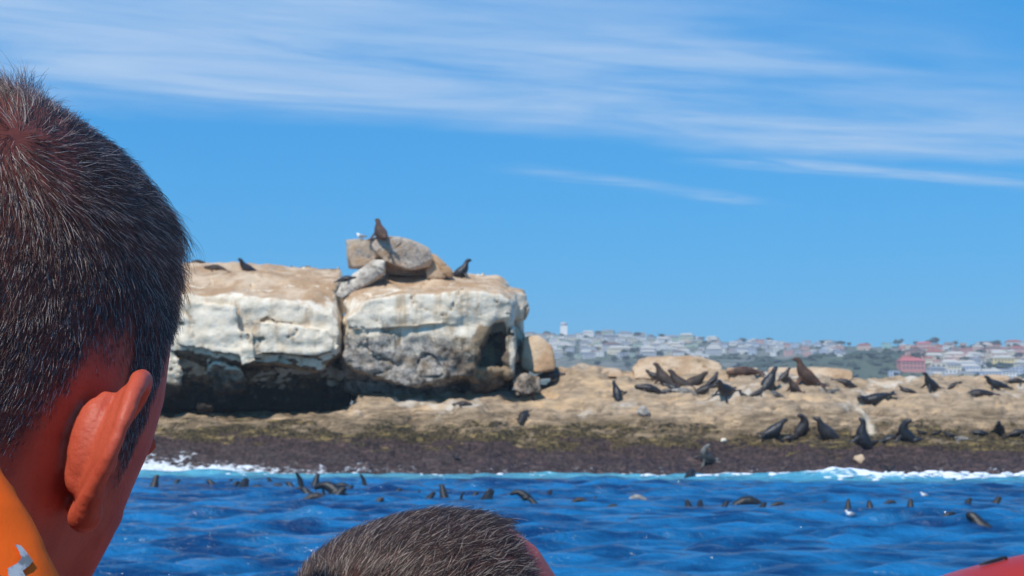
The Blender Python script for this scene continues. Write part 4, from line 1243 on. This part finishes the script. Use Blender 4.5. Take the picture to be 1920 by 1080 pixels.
def jacket_mesh(rim, vox=.005, rx0=.106):
    """padded jacket: torso, sleeves and an upstanding collar; rim(y) = height of the collar edge at local y"""
    mb = MB()
    secs = [(-.150, .085, .080, -.035), (-.175, .115, .090, -.040), (-.205, .165, .105, -.045), (-.235, .205, .118, -.045), (-.29, .215, .128, -.04), (-.40, .205, .138, -.03), (-.55, .195, .138, -.03), (-.70, .200, .150, -.02), (-.76, .200, .155, -.02)]
    rs = [[(a_ * math.cos(2 * math.pi * i / 40), yc + b_ * math.sin(2 * math.pi * i / 40), z) for i in range(40)] for z, a_, b_, yc in secs]
    mb.rings(rs[::-1])
    for sg in (-1, 1):
        mb.tube([(sg * .17, -.04, -.245), (sg * .225, -.035, -.32), (sg * .25, -.02, -.43), (sg * .262, .0, -.54), (sg * .235, .09, -.585), (sg * .19, .16, -.61), (sg * .15, .165, -.62)], [.062, .068, .064, .060, .055, .050, .045], 14)
    # collar: a closed padded band round the neck
    m_ = 44; pr = []
    for i in range(m_):
        th = 2 * math.pi * i / m_; c_, s_ = math.cos(th), math.sin(th)
        top = rim(c_, s_)
        base = -.20
        prof = []
        for k, (f, off) in enumerate(((0, .018), (.5, .016), (.85, .012), (.97, .006), (1.0, .0), (.97, -.006), (.8, -.008), (.4, -.006), (0, -.004))):
            r_x, r_y = rx0 + off + .045 * (1 - f), .103 + off + .045 * (1 - f)
            z = base + (top - base) * f
            fl = .003 * f * f
            prof.append((c_ * (r_x + fl), -.030 + s_ * (r_y + fl) - .012 * f * max(0, -s_), z))
        pr.append(prof)
    vs = [q for prof in pr for q in prof]; kk = len(pr[0]); fs = []
    for i in range(m_):
        j = (i + 1) % m_
        for k in range(kk):
            k2 = (k + 1) % kk
            fs.append((i * kk + k, j * kk + k, j * kk + k2, i * kk + k2))
    mb.add(vs, fs)
    me = remesh(mb, vox, 3, 'jacket')
    P = coords(me); N = normals(me)
    wv = fbm(P * [9, 9, 16], 4) * .006 + ridged(P * [7, 7, 14] + 5, 3) * .003
    setco(me, P + N * (wv * sm(.02, -.2, P[:, 2]) + fbm(P * 30, 3) * .0012)[:, None])
    return me

def person(label, ear_px=None, centre=None, yaw=0, pitch=0, roll=0, skin=None, hair=None, scale=1.0, ear_out=1.0, tall=0.0, front=.062, recess=0.0, rim=None, rx0=.106, hairkw=None, group=None):
    me = head_mesh(ear_out, tall)
    P = coords(me)
    mk = scalp_mask(P, front, recess)
    attr(me, 'scalp', mk)
    o = link('person', me, skin)
    o.location = centre; o.scale = (scale,) * 3
    o.rotation_euler = (R(pitch), R(roll), -R(yaw))
    tag(o, label, 'person', group)
    strands('hair', me, hair, o, line=(front, recess), **hairkw)
    mb = MB()
    for sg in (-1, 1): mb_ = MB(); mb_.ball((sg * .031, .078, -.002), .0125); e_ = mb_.obj('eye', EYE, o, True)
    j = link('jacket', jacket_mesh(rim, rx0=rx0), ORANGE, o)
    tb = MB()
    for sg in (-1, 1):
        tb.tube([(sg * .08, -.03, -.72), (sg * .10, .10, -.78), (sg * .12, .38, -.79), (sg * .125, .44, -.84), (sg * .125, .43, -1.05), (sg * .125, .42, -1.18)], [.10, .095, .075, .07, .06, .055], 14)
        tb.tube([(sg * .125, .40, -1.20), (sg * .125, .48, -1.205), (sg * .13, .58, -1.22), (sg * .13, .63, -1.225)], [(.05, .04), (.05, .04), (.047, .03), (.03, .02)], 12, side=(1, 0, 0))
    link('trousers', remesh(tb, .012, 2, 'trousers'), NAVY, o)
    return o, j

# thin sunlit air
hz_m = bpy.data.materials.new('haze_air'); hz_m.use_nodes = True
hz_t = NT(hz_m.node_tree); hz_t.n.remove(hz_t.n['Principled BSDF'])
pv_ = hz_t.new('ShaderNodeVolumePrincipled')
pv_.inputs['Density'].default_value = HAZE; pv_.inputs['Color'].default_value = (.80, .88, .97, 1)
hz_t.link(pv_.outputs[0], hz_t.n['Material Output'].inputs['Volume'])
mb = MB(); mb.box((180, 700, 48), (1100, 1700, 110))
stuff(mb.obj('haze', hz_m))

SKIN1 = skin_mat('sunburnt_skin', (.46, .074, .036), (.10, .036, .025))
SKIN2 = skin_mat('reddish_skin', (.36, .065, .042), (.10, .042, .030))
HAIR1 = hair_mat('dark_hair', (.026, .011, .008), (.135, .062, .043), (.45, .36, .32), .16)
HAIR2 = hair_mat('greying_hair', (.022, .011, .007), (.095, .048, .030), (.44, .34, .27), .15)

# man on the left: the head stands about half a metre away, turned slightly to the right
W1 = np.array([.050, -.062, .103])
TUFTS1 = [((.014, -.019, .136), .012, 1.7, (0, 0, .9)), ((.055, .035, .116), .022, .40, (0, .5, -.1))]
def thin1(P):
    d_ = np.linalg.norm(P - W1, axis=1)
    return .60 + .40 * sm(.004, .040, d_)
p1, j1 = person('man seen from behind, sunburnt neck and ear, short dark hair, orange jacket',
    centre=at(-124, 797, .575), yaw=16, pitch=-13, roll=6, skin=SKIN1, hair=HAIR1, scale=1.0, ear_out=1.22, tall=.005,
    rx0=.140, rim=lambda c_, s_: float(np.interp(abs(c_), [0, .72, .80, .90, 1], [-.008, -.0155, -.025, -.056, -.115])) if s_ < 0 else -.125,
    hairkw=dict(count=72000, whorl=W1, swirl=.5, thin=thin1, lens=(.0068, .0125, .030), rad=.000070, seed=3, lift0=.50, tufts=TUFTS1))
bpy.context.view_layer.update()
Mi = j1.matrix_world.inverted()
jb = BVHTree.FromPolygons([v.co for v in j1.data.vertices], [tuple(q.vertices) for q in j1.data.polygons])
jo = Mi @ CAMLOC; jd = (Mi @ at(38, 1066, .5) - jo).normalized()
jh = jb.ray_cast(jo, jd)
if jh[0] is not None:
    c_, n_ = jh[0], jh[1]
    ex = Vector((0, 0, 1)).cross(n_).normalized(); ey = n_.cross(ex)
    mb = MB(); vs, fs = [], []; rp_ = random.Random(4)
    for k in range(9):
        for i in range(6):
            wv_ = .0026 * (1 - .45 * abs(k - 3) / 5) * (1 + .25 * rp_.uniform(-1, 1))
            q = c_ + ey * (-.009 + .0020 * k) + ex * ((i / 5 - .5) * 2 * wv_ + .002 * math.sin(k * 1.3))
            r_ = jb.find_nearest(q)
            vs.append(r_[0] + r_[1] * .0009)
    for k in range(8):
        for i in range(5): fs.append((k * 6 + i, k * 6 + i + 1, (k + 1) * 6 + i + 1, (k + 1) * 6 + i))
    mb.add(vs, fs); mb.obj('reflective_patch', SILVER, j1, True)
p2, j2 = person('person with short greying brown hair, only the crown of the head showing',
    centre=at(834, 790 + 2638 * (2.2 - 2.008) / .85, .85), yaw=36, pitch=12, roll=0, skin=SKIN2, hair=HAIR2, scale=1.0, front=.045, recess=.045,
    rim=lambda c_, s_: -.15,
    hairkw=dict(count=42000, lift0=.5, whorl=np.array([-.01, -.085, .070]), swirl=.7, lens=(.011, .016, .020), rad=.000095, seed=8, tuft=.4))

# ------------------------------------------------------------------ the boat
RED, t, b = material('red_rubber')
co = t.new('ShaderNodeTexCoord').outputs['Object']
n1 = t.noise(co, 5, 4, .6); n2 = t.noise(co, 160, 3, .6)
t.link(t.mix(n1, (.34, .016, .005), (.40, .022, .007)), b.inputs['Base Color'])
t.link(t.step(n1, .3, .7, .32, .5), b.inputs['Roughness'])
bump(t, b, n2, .15, .002)
GREYB = simple('grey_deck', (.30, .31, .32), .7, .15, 12, .2)
BLACKR = simple('black_rope', (.012, .012, .013), .6, .2, 80)
pth = [(-1.5, -2.2, 1.32), (-1.5, -.6, 1.32), (-1.42, .9, 1.34), (-1.05, 2.2, 1.38), (-.4, 3.15, 1.44), (.45, 3.85, 1.535), (1.0, 4.22, 1.625), (1.38, 4.5, 1.705), (1.72, 4.68, 1.765), (2.3, 4.86, 1.83), (2.9, 4.75, 1.83), (3.5, 4.2, 1.74),
       (3.95, 3.2, 1.58), (4.15, 1.8, 1.44), (4.2, .4, 1.36), (4.2, -2.2, 1.32)]
def smooth_path(pts, n=6):
    out = []; V = [Vector(p) for p in pts]
    for i in range(len(V) - 1):
        a_, b_, c_, d_ = V[max(i - 1, 0)], V[i], V[i + 1], V[min(i + 2, len(V) - 1)]
        for k in range(n):
            s_ = k / n
            out.append(.5 * ((2 * b_) + (c_ - a_) * s_ + (2 * a_ - 5 * b_ + 4 * c_ - d_) * s_ ** 2 + (3 * b_ - a_ - 3 * c_ + d_) * s_ ** 3))
    return out + [V[-1]]
TR = .27
path = [q - Vector((0, 0, TR)) for q in smooth_path(pth)]
boat = bpy.data.objects.new('inflatable_boat', None); COL.objects.link(boat); boat.location = (0, 0, 0)
tag(boat, 'red inflatable boat whose rounded bow tube shows at the bottom right corner', 'boat')
mb = MB(); mb.tube(path, [TR] * len(path), 36); mb.obj('tube', RED, boat, True)
A_, B_ = Vector((1.38, 4.5, 1.705)), Vector((1.72, 4.68, 1.765))
mb = MB(); rp = [A_.lerp(B_, f) + Vector((-.01, .02, .012)) for f in (.40, .48, .56, .64, .70)] + [A_.lerp(B_, .72) + Vector((.02, .08, -.02))]
mb.tube(rp, [.003, .005, .006, .006, .005, .004], 8); mb.obj('grab_line', BLACKR, boat, True)
mb = MB(); rp = []
for k, q in enumerate(path):
    t_ = (path[min(k + 1, len(path) - 1)] - path[max(k - 1, 0)]).normalized()
    o_ = Vector((-t_.y, t_.x, 0)).normalized()
    rp.append(q + o_ * (TR + .01))
mb.tube(rp, [(.05, .02)] * len(rp), 10, side=(0, 0, 1)); mb.obj('rubbing_strake', BLACKR, boat, True)
mb = MB(); n_ = len(path)
vs = [(q.x, q.y, .95) for q in path] + [(q.x, q.y, .80) for q in path]
mb.add(vs, [tuple(range(n_ - 1, -1, -1)), tuple(range(n_, 2 * n_))] + [(i, (i + 1) % n_, n_ + (i + 1) % n_, n_ + i) for i in range(n_)])
mb.obj('deck', GREYB, boat)
mb = MB(); mb.hull([(-1.2, -2.2, .8), (3.9, -2.2, .8), (-1.1, 2, .8), (3.9, 2.2, .8), (2.4, 4.5, .9), (1.35, -2.2, -.5), (1.35, 2.5, -.45), (2.3, 4.3, .4)]); mb.obj('hull', GREYB, boat)
for pp, ya in ((p1, 10), (p2, 58)):
    zz = pp.location.z - .87
    mb = MB(); m3 = Matrix.Rotation(-R(ya), 3, 'Z')
    c_ = pp.location + m3 @ Vector((0, .05, 0))
    mb.box((c_.x, c_.y, zz - .04), (.55, .36, .08), -R(ya)); mb.box((c_.x, c_.y, (zz - .08 + .95) / 2), (.40, .26, zz - .08 - .95), -R(ya))
    mb.obj('bench', GREYB, boat)
